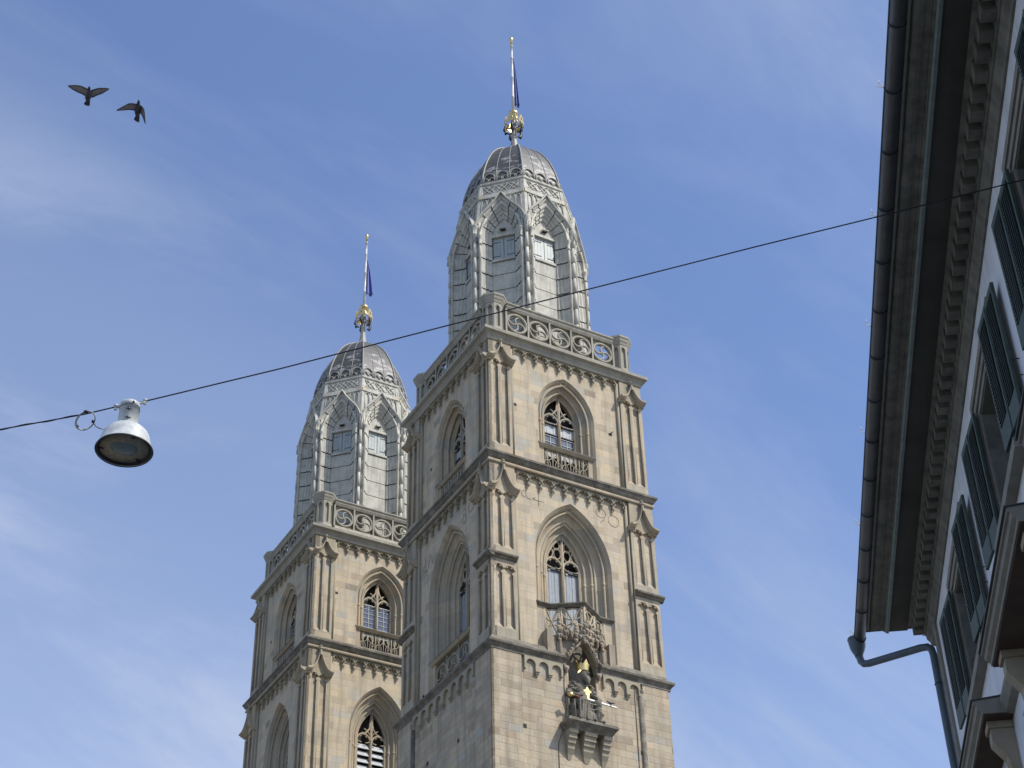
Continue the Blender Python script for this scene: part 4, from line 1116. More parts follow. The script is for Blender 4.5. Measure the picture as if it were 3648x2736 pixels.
    th = MB(); th.box((-.85, .12, 0), (.75, .75, 1.0)); th.box((-.75, .3, 1.0), (.6, .75, 1.9)); th.build('throne', M['statue'], root, zo=0)
    # crown
    c = MB(); cx_, cy_ = hx, hy + .02; n = 24; rows = []
    tops = []
    for j in range(n):
        a = 2 * pi * j / n; ph = (j % 6)
        h = {0: .33, 1: .17, 5: .17, 2: .05, 4: .05, 3: .16}[ph]
        tops.append((a, h))
    for ra, rb_, z0, z1k in ((.262, .30, 2.93, None),):
        o1 = [(cx_ + .27 * cos(a), cy_ + .29 * sin(a), 2.90) for a, h in tops]
        o2 = [(cx_ + .31 * cos(a), cy_ + .33 * sin(a), 3.10) for a, h in tops]
        o3 = [(cx_ + (.33 + .12 * h) * cos(a), cy_ + (.35 + .12 * h) * sin(a), 3.12 + h) for a, h in tops]
        i3 = [(cx_ + (.30 + .12 * h) * cos(a), cy_ + (.32 + .12 * h) * sin(a), 3.12 + h) for a, h in tops]
        i1 = [(cx_ + .24 * cos(a), cy_ + .26 * sin(a), 2.90) for a, h in tops]
        c.grid([o1, o2, o3, i3, i1], closed_u=True, closed_v=True)
    c.build('gilded_crown', M['gold'], root, zo=0)
    # sword across the lap
    P = Vector((-1.16, -.42, 1.32)); Q = Vector((1.62, -.46, 1.16))
    ax = (Q - P).normalized()
    sw = empty('sword', TW(0, 5.15, 38.30), YAW_T, label='long pale sword with gilded hilt laid across the stone king\'s lap', cat='sword')
    g = MB(); a = P + ax * .80; g.tube([tuple(a), tuple(Q - ax * .15), tuple(Q)], [.06, .045, .01], 4, smooth=False); g.build('blade', M['pole'], sw, zo=0)
    g = MB(); g.tube([tuple(P + ax * .25), tuple(P + ax * .78)], .05, 8); g.build('grip', plain('red_leather_grip', (.30, .07, .05), .2, 5, .6), sw, zo=0)
    g = MB(); blob(g, tuple(P + ax * .12), (.13, .12, .13), 8); g.tube([tuple(P - ax * .05), tuple(P + ax * .3)], [.05, .07], 8); g.build('pommel', M['gold'], sw, zo=0)
    g = MB(); q = P + ax * .92
    out = [(-.05, -.3), (.05, -.3), (.12, -.02), (.10, .10), (.20, .06), (.22, .16), (.10, .20), (.06, .30), (0, .36), (-.06, .30), (-.10, .20), (-.22, .16), (-.20, .06), (-.10, .10), (-.12, -.02)]
    g.plate([[(x + .06, z + .22) for x, z in out]], 0, .05, lambda u, d, z: (q.x + u, q.y - .14 + d, q.z + z)); g.build('cross_guard', M['gold'], sw, zo=0)
king()

M['bird'] = plain('dark_pigeon_feathers', (.075, .078, .09), .3, 30, .7)
M['wing'] = plain('grey_wing_feathers', (.36, .34, .33), .25, 22, .7, dark=(.20, .18, .18))
def perched(loc, yaw, label, s=1.0):
    root = empty('pigeon', loc, yaw, label=label, cat='pigeon', group='pigeons perched on the stonework')
    root.scale = (s, s, s)
    b = MB()
    prof = [(-.17, .03, .002), (-.13, .05, .03), (-.07, .075, .05), (0, .10, .068), (.06, .135, .062), (.10, .175, .042), (.12, .21, .034), (.145, .225, .032), (.165, .222, .016), (.185, .215, .004)]
    rows = [[(x, r * cos(2 * pi * j / 10), z + r * 1.1 * sin(2 * pi * j / 10)) for j in range(10)] for x, z, r in prof]
    b.grid(rows, closed_v=True, smooth=True, caps=True)
    for sy in (-1, 1): b.tube([(.0, sy * .025, .07), (.01, sy * .025, 0.0), (.03, sy * .025, .002)], .008, 4)
    b.build('body', M['bird'], root, zo=0)
    t = MB(); t.plate([[(-.12, -.03), (-.24, -.045), (-.24, .045), (-.12, .03)]], .045, .055, lambda u, d, z: (u, z, d + (u + .12) * .15)); t.build('tail', M['bird'], root, zo=0)
    for sy in (-1, 1):
        w = MB(); rows = [[(x, sy * (.05 + .02 * sin(pi * k / 4)) * e, z0 + .02 * (k - 2)) for k in range(5)] for x, e, z0 in ((-.16, .4, .075), (-.08, .85, .09), (.0, 1.05, .12), (.07, .8, .14))]
        w.grid(rows, smooth=True); w.build('wing', M['wing'], root, zo=0)
    return root
p_ = TW(1.15, 5.15 + .455, 38.30 + 1.24); perched(p_, YAW_T + 2.2, 'dark pigeon perched on the blade of the statue\'s sword')
perched(TW(2.83, 4.72, 56.78), YAW_T - .5, 'dark pigeon in the small wall hole right of the upper window', .9)
an_ = YAW_T - pi / 2 + pi / 4
pc = Vector((CX, CY, 71.16)) + Vector((cos(an_), sin(an_), 0)) * 3.88 + Vector((-sin(an_), cos(an_), 0)) * -1.27
perched(pc, .6, 'dark pigeon perched on a column capital of the nearer spire')
def TL(u, d, z): return Vector((CX, CY, 0)) - er * d + el * u + Vector((0, 0, z))
perched(TL(-1.35, 4.62, 44.12), YAW_T + 2.6, 'dark pigeon on the shaded side balcony of the nearer tower')
perched(TL(1.95, 5.2, 41.93), YAW_T + 1.2, 'dark pigeon on the lower cornice of the shaded side')

def flying(c_px, dist, heading_tilt, bank, Ls, Rs, body, zf, label):
    """bird seen from below; Ls/Rs = leading and trailing wing edges as photograph points"""
    C = ray(*c_px) * dist; k = dist / FOCAL_PX
    pit = radians(20)
    yb = Vector((0, -cos(pit), sin(pit))); yb = (Matrix.Rotation(heading_tilt, 3, fw) @ yb).normalized()
    xb = yb.cross(Vector((0, 0, 1))).normalized() * 1; zb = xb.cross(yb).normalized()
    if zb.z < 0: zb = -zb
    q = Matrix.Rotation(bank, 3, yb); xb = q @ xb; zb = q @ zb
    if xb.dot(rt) < 0: xb = -xb
    root = bpy.data.objects.new('pigeon', None); COL.objects.link(root)
    root.matrix_world = Matrix.Translation(C)
    tag(root, label, 'pigeon', 'pigeons flying in the open sky')
    def loc(px, z):      # photograph point -> bird-space point at height z in the bird's own frame
        X = (px[0] - c_px[0]) * k; Y = -(px[1] - c_px[1]) * k
        a, b_, c_, d_ = xb.dot(rt), yb.dot(rt), xb.dot(upv), yb.dot(upv)
        X -= z * zb.dot(rt); Y -= z * zb.dot(upv); det = a * d_ - b_ * c_
        x = (X * d_ - b_ * Y) / det; y = (a * Y - c_ * X) / det
        return xb * x + yb * y + zb * z
    b = MB(); tail, head = body['tail'], body['head']
    N = 14; rows = []
    for i in range(N):
        t = i / (N - 1); px = (tail[0] + (head[0] - tail[0]) * t, tail[1] + (head[1] - tail[1]) * t)
        r = [.006, .018, .03, .041, .05, .055, .056, .052, .044, .033, .027, .026, .020, .004][i]
        P = loc(px, .0); rows.append([tuple(P + xb * r * cos(2 * pi * j / 12) + zb * r * sin(2 * pi * j / 12)) for j in range(12)])
    b.grid(rows, closed_v=True, smooth=True, caps=True); b.build('body', M['bird'], root, zo=0)
    tl = MB(); tp = [loc(p, -.0) for p in body['fan']]
    tl.add([tuple(p + zb * .006) for p in tp] + [tuple(p - zb * .004) for p in tp], [tuple(range(len(tp))), tuple(range(len(tp), 2 * len(tp)))[::-1]] + [(i, (i + 1) % len(tp), (i + 1) % len(tp) + len(tp), i + len(tp)) for i in range(len(tp))])
    tl.build('tail', M['bird'], root, zo=0)
    for side in (Ls, Rs):
        w = MB(); lead, trail = side; n = 22; rows = []; fr = []
        def samp(l, t):
            f = t * (len(l) - 1); i = min(int(f), len(l) - 2); f -= i
            return (l[i][0] + (l[i + 1][0] - l[i][0]) * f, l[i][1] + (l[i + 1][1] - l[i][1]) * f)
        for i in range(n + 1):
            t = i / n; A = samp(lead, t); B_ = samp(trail, t); e = .05 * (i % 2)
            B_ = (B_[0] + (A[0] - B_[0]) * e, B_[1] + (A[1] - B_[1]) * e)
            z = zf * t; row = []
            for j in range(7):
                s_ = j / 6; q_ = (A[0] + (B_[0] - A[0]) * s_, A[1] + (B_[1] - A[1]) * s_)
                row.append(loc(q_, z + .012 * sin(pi * s_)))
            rows.append([tuple(p + zb * .003) for p in row] + [tuple(p - zb * .003) for p in row[::-1]])
        w.grid(rows, closed_v=True, smooth=False, caps=True)
        wo = w.build('wing', M['wing'], root, zo=0)
        ed = MB(); ed.tube([tuple(loc(samp(lead, i / 12), zf * i / 12)) for i in range(13)], [.013 - .008 * i / 12 for i in range(13)], 6); ed.build('leading_edge', M['bird'], wo, zo=0)
        # dark trailing band of flight feathers
        te = MB(); rr = []
        for i in range(n + 1):
            t = i / n; A = samp(lead, t); B_ = samp(trail, t)
            rr.append([tuple(loc((A[0] + (B_[0] - A[0]) * s_, A[1] + (B_[1] - A[1]) * s_), zf * t) - zb * .0045) for s_ in (.80, .88, .955 if i % 2 else 1.0)])
        te.grid(rr); te.build('flight_feather_band', M['bird'], wo, zo=0)
Zb = lambda x, y: (200 + x / 6.144, 250 + y / 6.144)
flying(Zb(720, 540), 30, radians(-2), 0,
       ([Zb(720, 440), Zb(640, 400), Zb(550, 362), Zb(430, 346), Zb(340, 342), Zb(268, 345)], [Zb(700, 590), Zb(630, 565), Zb(560, 520), Zb(480, 488), Zb(370, 430), Zb(275, 362)]),
       ([Zb(735, 480), Zb(830, 438), Zb(920, 408), Zb(1010, 398), Zb(1090, 395), Zb(1132, 402)], [Zb(720, 600), Zb(800, 588), Zb(880, 545), Zb(960, 515), Zb(1060, 460), Zb(1130, 410)]),
       dict(tail=Zb(665, 700), head=Zb(752, 372), fan=[Zb(680, 600), Zb(578, 715), Zb(640, 748), Zb(702, 750), Zb(735, 620)]), .10, 'dark pigeon with both wings spread wide, higher and left of the pair')
flying(Zb(1800, 850), 30, radians(-2), 0,
       ([Zb(1790, 765), Zb(1720, 752), Zb(1640, 755), Zb(1560, 795), Zb(1460, 850), Zb(1372, 900)], [Zb(1760, 900), Zb(1700, 885), Zb(1620, 880), Zb(1540, 892), Zb(1460, 902), Zb(1375, 912)]),
       ([Zb(1850, 785), Zb(1895, 815), Zb(1928, 860), Zb(1938, 960), Zb(1942, 1060), Zb(1946, 1160)], [Zb(1835, 920), Zb(1850, 960), Zb(1875, 1000), Zb(1895, 1050), Zb(1915, 1100), Zb(1940, 1165)]),
       dict(tail=Zb(1750, 1040), head=Zb(1833, 668), fan=[Zb(1755, 930), Zb(1675, 1050), Zb(1720, 1090), Zb(1785, 1108), Zb(1815, 950)]), -.12, 'dark pigeon with wings swept down, lower and right of the pair')
# ------------------------------------------------------------------ house on the right; local x = across (w), y = along the street (v)
ev = Vector((sin(YAW_G), cos(YAW_G), 0)); ew = Vector((cos(YAW_G), -sin(YAW_G), 0))
M['plaster'] = plain('blue_white_plaster', (.72, .73, .74), .10, 1.5, .9, streak=.3, bump=.15)
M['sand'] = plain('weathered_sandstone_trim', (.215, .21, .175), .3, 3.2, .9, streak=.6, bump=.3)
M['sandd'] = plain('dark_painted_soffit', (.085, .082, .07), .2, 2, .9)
M['sandl'] = plain('grey_stone_surround', (.27, .255, .21), .15, 3, .9, streak=.3)
M['zinc'] = plain('dark_zinc', (.075, .085, .09), .25, 4, .45, .3)
M['pipe'] = plain('blue_grey_painted_pipe', (.105, .135, .155), .15, 4, .5)
M['green'] = plain('dark_green_shutter_paint', (.065, .10, .078), .3, 7, .6, streak=.45)
M['flash'] = plain('green_copper_drip', (.22, .28, .26), .2, 5, .6)
M['brown'] = plain('brown_underside', (.085, .055, .035), .25, 2, .9)  # dark brown, used on the thin sheet under each hood
M['tile'] = stone('roof_tiles', .12, .18, [(0, (.16, .09, .06)), (.5, (.22, .12, .08)), (1, (.12, .075, .055))], bump=.6)
WW = 4.05; V0, V1 = -12.0, 26.62
def house():
    root = empty('town_house', ew * 10 + ev * 8 - Vector((0, 0, 1.6)), -YAW_G, label='pale plastered town house with long dark eaves and green shutters at the right edge', cat='house')
    T = lambda w, v, z: (w - 10, v - 8, z)
    def xb(mb): mb.xf = lambda p: T(*p); return mb
    bays = [9.25, 13.88, 18.51, 23.14]
    rowsz = [(11.86, 13.7), (6.9, 9.25)]
    hf = .87
    wl = xb(MB()); holes = []
    for c in bays:
        for za, zb in rowsz: holes.append([(c - hf, za), (c + hf, za), (c + hf, zb), (c - hf, zb)])
    mpw = lambda u, d, z: (WW + d, u, z)
    wl.plate([[(V0, -1.6), (V1, -1.6), (V1, 14.9), (V0, 14.9)]] + holes, 0, .34, mpw)
    wl.build('facade_wall', M['plaster'], root)
    bd = xb(MB()); bd.box((WW + .35, V0, -1.6), (WW + 9, V1 - .002, 14.9)); bd.build('house_body', M['plaster'], root)
    qn = xb(MB()); qn.box((WW - .045, V1 - .22, -1.6), (WW + .3, V1 + .03, 14.55)); qn.build('corner_band', M['sandl'], root)
    for c in bays:
        for za, zb in rowsz:
            f = xb(MB())
            # moulded surround: three stepped frames
            for k, (o1, o2, pr) in enumerate(((.31, .20, .07), (.20, .09, .045), (.09, 0, .02))):
                f.plate([[(c - hf - o1, za), (c - hf - o2, za), (c - hf - o2, zb + o2), (c + hf + o2, zb + o2), (c + hf + o2, za), (c + hf + o1, za), (c + hf + o1, zb + o1), (c - hf - o1, zb + o1)]], -pr, .05, mpw)
            w_ = f.build('window', M['sandl'], root)
            s_ = xb(MB()); s_.box((WW - .14, c - hf - .35, za - .14), (WW + .34, c + hf + .35, za - .004)); s_.build('sill', M['sandl'], w_)
            rv = xb(MB()); rv.plate([[(c - hf, za), (c + hf, za), (c + hf, zb), (c - hf, zb)], [(c - hf + .02, za + .02), (c + hf - .02, za + .02), (c + hf - .02, zb - .02), (c - hf + .02, zb - .02)]], .0, .33, mpw); rv.build('reveal', M['sand'], w_)
            fr = xb(MB())
            fr.plate([[(c - hf + .02, za + .02), (c + hf - .02, za + .02), (c + hf - .02, zb - .02), (c - hf + .02, zb - .02)],
                      [(c - hf + .1, za + .1), (c - .04, za + .1), (c - .04, zb - .1), (c - hf + .1, zb - .1)], [(c + .04, za + .1), (c + hf - .1, za + .1), (c + hf - .1, zb - .1), (c + .04, zb - .1)]], .24, .30, mpw)
            fr.build('casement', M['sandl'], w_)
            gl = xb(MB()); gl.plate([[(c - hf + .09, za + .09), (c + hf - .09, za + .09), (c + hf - .09, zb - .09), (c - hf + .09, zb - .09)]], .27, .28, mpw); gl.build('pane', M['glass'], w_)
            for side in (-1, 1):
                v0 = c - hf - .90 if side < 0 else c + hf + .04
                sh = None
                for k in range(2):
                    a, b_ = (v0, v0 + .47) if k == 0 else (v0 + .44, v0 + .90)
                    w0 = WW - .085 - .045 * k; w1 = w0 - .035
                    mp = lambda u, d, z, a=a, b_=b_, w0=w0, w1=w1: (w0 + (w1 - w0) * (u - a) / (b_ - a) + d, u, z)
                    z0, z1 = za + .02, zb + (.02 if k else .05)
                    fm = xb(MB())
                    fm.plate([[(a, z0), (b_, z0), (b_, z1), (a, z1)], [(a + .06, z0 + .30), (b_ - .06, z0 + .30), (b_ - .06, z1 - .09), (a + .06, z1 - .09)]], -.02, .02, mp)
                    fo = fm.build('shutter_leaf', M['green'], w_)
                    sl = xb(MB()); n = 26
                    for i in range(n):
                        z = z0 + .31 + (z1 - z0 - .42) * i / n
                        sl.add([mp(a + .055, -.034, z), mp(b_ - .055, -.034, z), mp(b_ - .055, .022, z + .06), mp(a + .055, .022, z + .06), mp(a + .055, -.034, z + .012), mp(b_ - .055, -.034, z + .012), mp(b_ - .055, .022, z + .072), mp(a + .055, .022, z + .072)],
                               [(0, 1, 2, 3), (4, 7, 6, 5), (0, 4, 5, 1), (3, 2, 6, 7)])
                    sl.build('louvres', M['green'], fo)
                    if k == 0: sh = fo
                hk = xb(MB()); e = v0 + (.0 if side < 0 else .9)
                zc = za + .55
                hk.tube([(WW - .0, e + .08 * side, zc + .1), (WW - .11, e + .08 * side, zc + .1), (WW - .11, e + .08 * side, zc - .12), (WW - .0, e + .08 * side, zc - .14)], .008, 5)
                hk.build('shutter_hook', M['zinc'], sh)
    # hoods with consoles over the lower windows, on a string course
    sc = xb(MB())
    sc.grid([[(w, v, z) for w, z in ((WW + .05, 10.36), (WW - .10, 10.40), (WW - .16, 10.50), (WW - .16, 10.56), (WW + .05, 10.58))] for v in (V0, V1 + .03)], closed_v=True, caps=True)
    sc.build('string_course', M['sandl'], root)
    for c in bays:
        a, b_ = c - 1.72, c + 1.62; h = xb(MB())
        pr = [(WW - .01, 10.40), (WW - .40, 10.40), (WW - .41, 10.44), (WW - .455, 10.47), (WW - .47, 10.53), (WW - .50, 10.54), (WW - .50, 10.59), (WW - .01, 10.64)]
        h.grid([[(w, v, z) for w, z in pr] for v in (a, b_)], closed_v=True, caps=True)
        ho = h.build('window_hood', M['sandl'], root)
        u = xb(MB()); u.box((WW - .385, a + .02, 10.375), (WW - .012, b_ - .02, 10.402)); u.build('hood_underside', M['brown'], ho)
        fl = xb(MB()); fl.grid([[(w, v, z) for w, z in ((WW - .53, 10.585), (WW - .53, 10.60), (WW - .0, 10.66), (WW - .0, 10.645))] for v in (a - .02, b_ + .02)], closed_v=True, caps=True); fl.build('lead_flashing', M['zinc'], ho)
        for e in (a + .32, b_ - .32):
            k_ = xb(MB())
            pts = [(.0, 10.30), (.30, 10.30), (.31, 10.20), (.31, 10.10), (.25, 10.02), (.16, 9.90), (.13, 9.72), (.19, 9.62), (.17, 9.5), (.08, 9.42), (0, 9.40)]
            k_.plate([[(x, z) for x, z in pts]], e - .11, e + .11, lambda x, d, z: (WW - x, d, z)); 
            k_.box((WW - .34, e - .14, 10.28), (WW - .01, e + .14, 10.374))
            k_.build('console', M['carve'], ho)
    # eaves cornice
    VE = 27.52
    def sweep(pr, name, m, v0=V0, v1=VE, par=root, parent=None):
        b = xb(MB()); b.grid([[(w, v, z) for w, z in pr] for v in (v0, v1)], closed_v=True, caps=True); return b.build(name, m, par)
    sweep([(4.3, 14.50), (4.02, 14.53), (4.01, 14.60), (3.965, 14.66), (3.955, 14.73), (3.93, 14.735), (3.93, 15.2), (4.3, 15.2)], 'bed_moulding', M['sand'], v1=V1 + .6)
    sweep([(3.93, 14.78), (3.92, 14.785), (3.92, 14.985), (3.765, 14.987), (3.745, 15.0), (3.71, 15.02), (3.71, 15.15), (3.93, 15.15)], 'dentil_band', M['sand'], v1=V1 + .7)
    v = V1 + .55
    dn = 0
    while v > 9.0 and dn < 99:
        d_ = xb(MB()); d_.box((3.757, v - .088, 14.78), (3.922, v + .088, 14.99)); d_.build('dentil', M['sand'], root); v -= .305; dn += 1
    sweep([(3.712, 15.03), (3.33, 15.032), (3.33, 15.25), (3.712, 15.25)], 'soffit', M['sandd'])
    sweep([(3.385, 15.0), (3.345, 15.002), (3.322, 15.03), (3.326, 15.07), (3.385, 15.028)], 'copper_drip', M['flash'])
    sweep([(3.326, 15.035), (3.30, 15.04), (3.29, 15.06), (3.27, 15.055), (3.225, 15.085), (3.19, 15.065), (3.14, 15.06), (3.10, 15.075), (3.07, 15.105), (3.06, 15.13), (3.06, 15.25), (3.326, 15.25)], 'crown_moulding', M['sand'])
    sweep([(3.058, 15.10), (3.04, 15.09), (3.02, 15.10), (3.02, 15.2), (3.058, 15.2)], 'eaves_board', M['sandl'])
    gt = xb(MB()); rows = []
    for v_ in (V0, 27.62): rows.append([(2.895 + r * cos(t), v_, 15.01 + r * sin(t)) for r, t in [(.095, pi + pi * i / 12) for i in range(13)] + [(.088, 2 * pi - pi * i / 12) for i in range(13)]])
    gt.grid(rows, closed_v=True, smooth=True, caps=True); g = gt.build('gutter', M['zinc'], root)
    bead = xb(MB()); bead.tube([(2.797, V0, 15.012), (2.797, 27.62, 15.012)], .011, 6); bead.build('gutter_bead', M['zinc'], g)
    for i in range(17):
        v_ = 11.6 + i * 1.0
        st = xb(MB()); st.tube([(2.895 + .1 * cos(t), v_, 15.01 + .1 * sin(t)) for t in [pi + pi * j / 10 for j in range(11)]], .008, 5); st.build('gutter_seam', M['zinc'], g)
    for i, v_ in enumerate((14.6, 16.8, 19.0, 21.5, 24.0, 27.5)):
        sp = xb(MB()); 
        for k in range(2): sp.tube([(2.80, v_, 15.03), (2.74 - .03 * k, v_ - .04 + .06 * k, 15.07 + .03 * k)], .0045, 4)
        sp.tube([(2.74, v_ - .04, 15.07), (2.735, v_ - .05, 15.12)], .004, 4)
        sp.build('bird_wire_clip', M['pole'], g)
    rf = xb(MB()); rf.add([(2.99, V0, 15.1), (2.99, 27.6, 15.1), (9, 24, 19.5), (9, V0, 19.5), (2.99, V0, 15.13), (2.99, 27.6, 15.13), (9, 24, 19.56), (9, V0, 19.56), (13, 27.6, 15.1)], [(0, 1, 2, 3), (7, 6, 5, 4), (0, 4, 5, 1), (1, 8, 2)]); rf.build('roof', M['tile'], root)
    # rain hopper and downpipe
    hp = xb(MB()); hp.lathe([(.155, 15.06), (.16, 15.03), (.15, 15.02), (.148, 14.96), (.135, 14.88), (.105, 14.80), (.075, 14.74), (.068, 14.70)], 18, 2.84, 27.72)
    hp.build('rain_hopper', M['pipe'], g)
    dp = xb(MB())
    P0 = [Vector((2.84, 27.72, 14.74)), Vector((2.86, 27.70, 14.60)), Vector((2.90, 27.67, 14.535)), Vector((2.98, 27.60, 14.50))]
    P1 = [Vector((3.78, 26.82, 14.30)), Vector((3.88, 26.74, 14.265)), Vector((3.935, 26.71, 14.20)), Vector((3.95, 26.70, 14.08)), Vector((3.95, 26.70, 8)), Vector((3.95, 26.70, -1.6))]
    dp.tube([tuple(p) for p in P0 + P1], .064, 14); d = dp.build('downpipe', M['pipe'], root)
    for z in (13.55, 11.3, 9.0):
        cl = xb(MB()); cl.tube([(3.95 + .07 * cos(t), 26.70 + .07 * sin(t), z) for t in [2 * pi * j / 14 for j in range(14)]], .009, 5, closed=True); cl.tube([(4.02, 26.70, z), (4.12, 26.62, z)], .008, 4); cl.build('pipe_clip', M['zinc'], d)
house()

# ------------------------------------------------------------------ wire and street lamp
def lamp_and_wire():
    dl = 18.06
    Pl = ray(465, 1437) * dl
    r_ = ray(3648, 651); t = WW / r_.dot(ew); Pr = r_ * t
    h = Vector((Pr.x - Pl.x, Pr.y - Pl.y, 0)).normalized(); nrm = Vector((-h.y, h.x, 0))
    def on(px, py): r = ray(px, py); return r * (Pl.dot(nrm) / r.dot(nrm))
    keys = [on(0, 1530), on(300, 1476), on(420, 1447.5), on(510, 1431), on(1000, 1313), on(1500, 1184), on(2094, 1031), on(2700, 877), on(3200, 754), on(3648, 640)]
    s0 = keys[0] - keys[1]; left = keys[0] + s0.normalized() * 7 + Vector((0, 0, .9))
    sr = (keys[-1] - keys[-2]); e = keys[-1]
    k = 0
    if sr.dot(ew) > 1e-4: k = (WW - e.dot(ew)) / sr.dot(ew)
    end = e + sr * max(k, 0.02)
    pts = [left] + keys + [end]
    w = MB(); w.tube([tuple(p) for p in pts], .0072, 6)
    o = w.build('overhead_wire', M['black'], None, zo=0); tag(o, 'thin black span wire crossing the street in front of the towers', 'wire')
    # lamp
    root = empty('street_lamp', Pl, YAW_T, label='white enamel street lamp with bell shade hanging from the span wire', cat='lamp'); root.scale = (.925, .925, .925)
    enam = plain('white_enamel', (.62, .66, .65), .10, 9, .38, dark=(.40, .41, .38), streak=.5)
    H = .628
    b = MB(); b.lathe([(.298, -H + .0), (.30, -H + .012), (.295, -H + .03), (.281, -H + .06), (.266, -H + .12), (.250, -H + .18), (.228, -H + .225), (.192, -H + .262), (.15, -H + .288), (.120, -H + .308), (.112, -H + .315), (.112, -H + .28)], 48, closed=False)
    bs = b.build('bell_shade', enam, root, zo=0)
    b = MB(); b.lathe([(.303, -H - .006), (.309, -H + .004), (.303, -H + .016), (.285, -H + .012), (.268, -H + .03), (.258, -H + .045)], 48, closed=False); b.build('rim', M['black'], bs, zo=0)
    b = MB(); b.lathe([(.26, -H + .03), (.20, -H + .055), (.15, -H + .07), (.01, -H + .075)], 40); b.build('reflector', plain('yellowed_reflector', (.66, .60, .42), .2, 25, .6, dark=(.35, .29, .18)), bs, zo=0)
    b = MB(); rows = []
    for r, z in ((1.0, .068), (.97, .045), (.85, .02), (.6, -.004), (.3, -.014), (.02, -.016)):
        rows.append([(.165 * r * (abs(cos(2 * pi * j / 32)) ** .8) * (1 if cos(2 * pi * j / 32) > 0 else -1), .118 * r * (abs(sin(2 * pi * j / 32)) ** .8) * (1 if sin(2 * pi * j / 32) > 0 else -1), -H + z) for j in range(32)])
    b.grid(rows, closed_v=True, smooth=True)
    gm, gnt, gb = new_mat('ribbed_lamp_glass'); gb.inputs['Base Color'].default_value = (.20, .26, .25, 1); gb.inputs['Roughness'].default_value = .18
    wv = nd(gnt, 'ShaderNodeTexWave'); wv.inputs['Scale'].default_value = 22; gtc = nd(gnt, 'ShaderNodeTexCoord'); gnt.links.new(gtc.outputs['Object'], wv.inputs['Vector'])
    gbp = nd(gnt, 'ShaderNodeBump'); gbp.inputs['Strength'].default_value = .4; gbp.inputs['Distance'].default_value = .01; gnt.links.new(wv.outputs['Fac'], gbp.inputs['Height']); gnt.links.new(gbp.outputs[0], gb.inputs['Normal'])
    b.build('glass_bowl', gm, bs, zo=0)
    for a in (.6, 2.7, 4.8):
        b = MB(); b.tube([(.27 * cos(a), .27 * sin(a), -H + .02), (.235 * cos(a + .08), .235 * sin(a + .08), -H + .035), (.225 * cos(a - .06), .225 * sin(a - .06), -H + .03)], .012, 5); b.build('spring_clip', M['black'], bs, zo=0)
    b = MB(); b.lathe([(.110, -H + .28), (.106, -.10), (.112, -.098), (.112, -.088), (.106, -.086)], 32, closed=False); b.build('neck', enam, root, zo=0)
    b = MB(); b.lathe([(.1085, -.095), (.1125, -.094), (.1125, -.085), (.1085, -.084)], 32); b.build('gasket', M['black'], root, zo=0)
    b = MB(); b.lathe([(.109, -.083), (.109, -.025), (.10, -.012), (.05, -.006), (.01, -.005)], 32); cpn = b.build('cap', enam, root, zo=0)
    ca = Vector((h.x * cos(-YAW_T) - h.y * sin(-YAW_T), h.x * sin(-YAW_T) + h.y * cos(-YAW_T), 0))
    wz = (keys[3] - keys[2]).normalized(); slope = wz.z / sqrt(1 - wz.z ** 2)
    def al(x, dz=0, off=0): return tuple(ca * x + Vector((0, 0, slope * x + dz)) + Vector((-ca.y, ca.x, 0)) * off)
    b = MB(); b.tube([al(-.17, -.022), al(.17, -.022)], .014, 6, flat=.6); b.build('hanger_bar', enam, root, zo=0)
    for x in (-.155, .155):
        b = MB(); b.tube([al(x - .02, .004), al(x + .02, .004)], .02, 8); b.tube([al(x, -.045), al(x, .0)], .012, 6); b.tube([al(x, -.05), al(x, -.04)], .017, 6); b.build('wire_clamp', enam, root, zo=0)
    # screws and clips facing the street
    vd = -Vector((Pl.x, Pl.y, 0)).normalized(); vl = Vector((vd.x * cos(-YAW_T) - vd.y * sin(-YAW_T), vd.x * sin(-YAW_T) + vd.y * cos(-YAW_T), 0)); sd = Vector((-vl.y, vl.x, 0))
    for z, off in ((-.055, .03),):
        b = MB(); q = (vl * .112 + sd * off); b.tube([tuple(q * .95 + Vector((0, 0, z))), tuple(q * 1.1 + Vector((0, 0, z)))], .012, 8); b.build('screw', M['zinc'], cpn, zo=0)
    for z in (-.15, -.265):
        b = MB(); q = vl * .112 - sd * .01 + Vector((0, 0, z)); b.tube([tuple(q - sd * .032 ), tuple(q + sd * .032)], .0055, 5); b.tube([tuple(q - Vector((0, 0, .015))), tuple(q + vl * .012 + Vector((0, 0, .012)))], .009, 6); b.build('toggle_clip', M['zinc'], root, zo=0)
    # coil of supply cable
    R0 = Pl
    def im(px, py, k=0.): return ray(px, py) * (dl + k)
    Zl = lambda x, y: (240 + x / 4.8806, 1380 + y / 4.8806)
    c = MB()
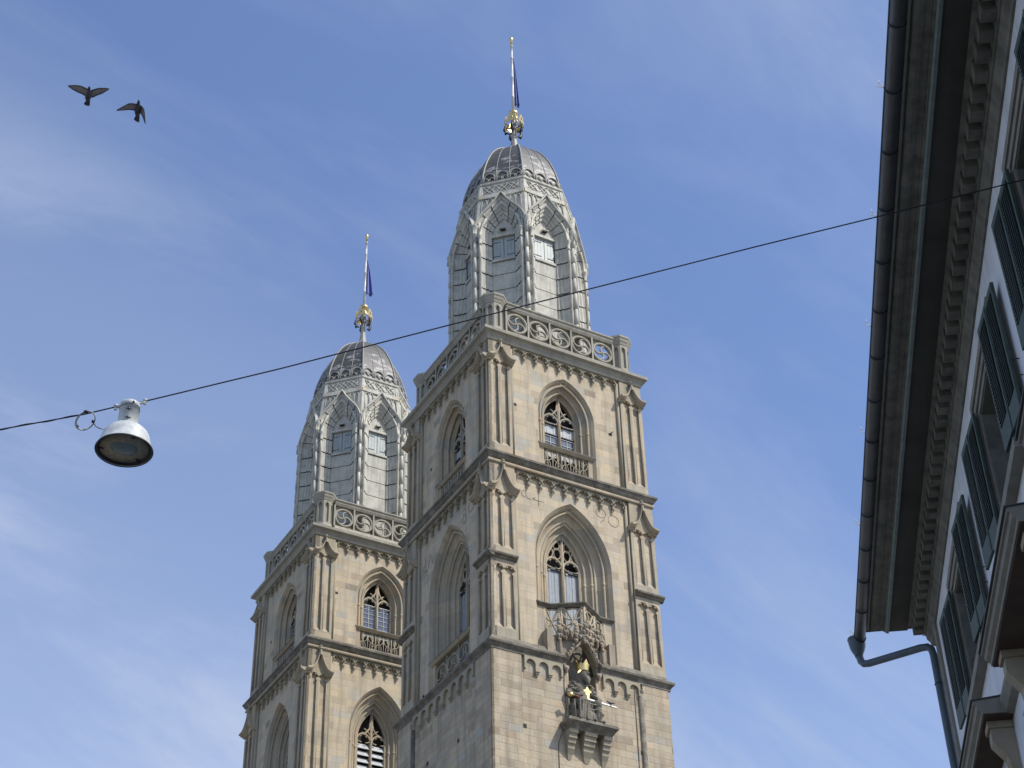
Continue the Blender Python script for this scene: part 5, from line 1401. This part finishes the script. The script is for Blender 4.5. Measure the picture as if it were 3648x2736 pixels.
    for o_, sc in ((0, 1.0), (6, .955)):
        c.tube([tuple(im(*Zl(312 + o_ + 172 * sc * cos(t) - 18 * sin(t), 580 + 160 * sc * sin(t) - 30 * cos(t)), .02 * sin(t * 2 + o_))) for t in [2 * pi * j / 28 for j in range(28)]], .0062, 6, closed=True)
    cable = plain('pale_grey_cable', (.40, .39, .35), .15, 8, .5)
    co = c.build('cable_coil', cable, None, zo=0); tag(co, 'small coil of pale cable tied to the wire left of the lamp', 'cable')
    c = MB(); c.tube([tuple(im(*Zl(x, y))) for x, y in ((455, 590), (458, 625), (490, 675), (550, 710), (610, 722), (668, 728))], .006, 6); c.build('cable_tail', cable, co, zo=0)
    for x, y, x2, y2 in ((285, 425, 365, 420), (455, 570, 440, 620), (155, 660, 185, 700)):
        c = MB(); c.tube([tuple(im(*Zl(x, y))), tuple(im(*Zl(x2, y2)))], .016, 6); c.build('cable_tie', M['black'], co, zo=0)
    c = MB(); n = 120; a_, b_ = left, on(*Zl(320, 425)); pts = []
    seq = [left, keys[0], keys[1]]
    for i in range(n + 1):
        t = i / n * 2; j = min(int(t), 1); p = seq[j].lerp(seq[j + 1], t - j); ph = (p - left).length * 14
        pts.append(tuple(p + Vector((0, 0, .008 * cos(ph))) + nrm * .008 * sin(ph)))
    c.tube(pts, .0045, 5); c.build('twisted_cable', M['black'], co, zo=0)
lamp_and_wire()
# ------------------------------------------------------------------ ground
def ground():
    m, nt, b = new_mat('ground_paving')
    tc = nd(nt, 'ShaderNodeTexCoord').outputs['Object']
    br = nd(nt, 'ShaderNodeTexBrick'); br.inputs['Scale'].default_value = 4; nt.links.new(tc, br.inputs['Vector'])
    br.inputs['Color1'].default_value = (.14, .135, .125, 1); br.inputs['Color2'].default_value = (.18, .17, .16, 1); br.inputs['Mortar'].default_value = (.07, .07, .065, 1)
    nt.links.new(mixrgb(nt, rng(nt, tex(nt, tc, .3, 5), .3, .7, 0, .5), br.outputs[0], (.11, .11, .10)), b.inputs['Base Color']); b.inputs['Roughness'].default_value = .85
    mb = MB(); mb.add([(-2500, -2500, 0), (2500, -2500, 0), (2500, 2500, 0), (-2500, 2500, 0)], [(0, 1, 2, 3)])
    tag(mb.build('ground', m, None, zo=-ZO), kind='structure', label='paved street level ground')
ground()
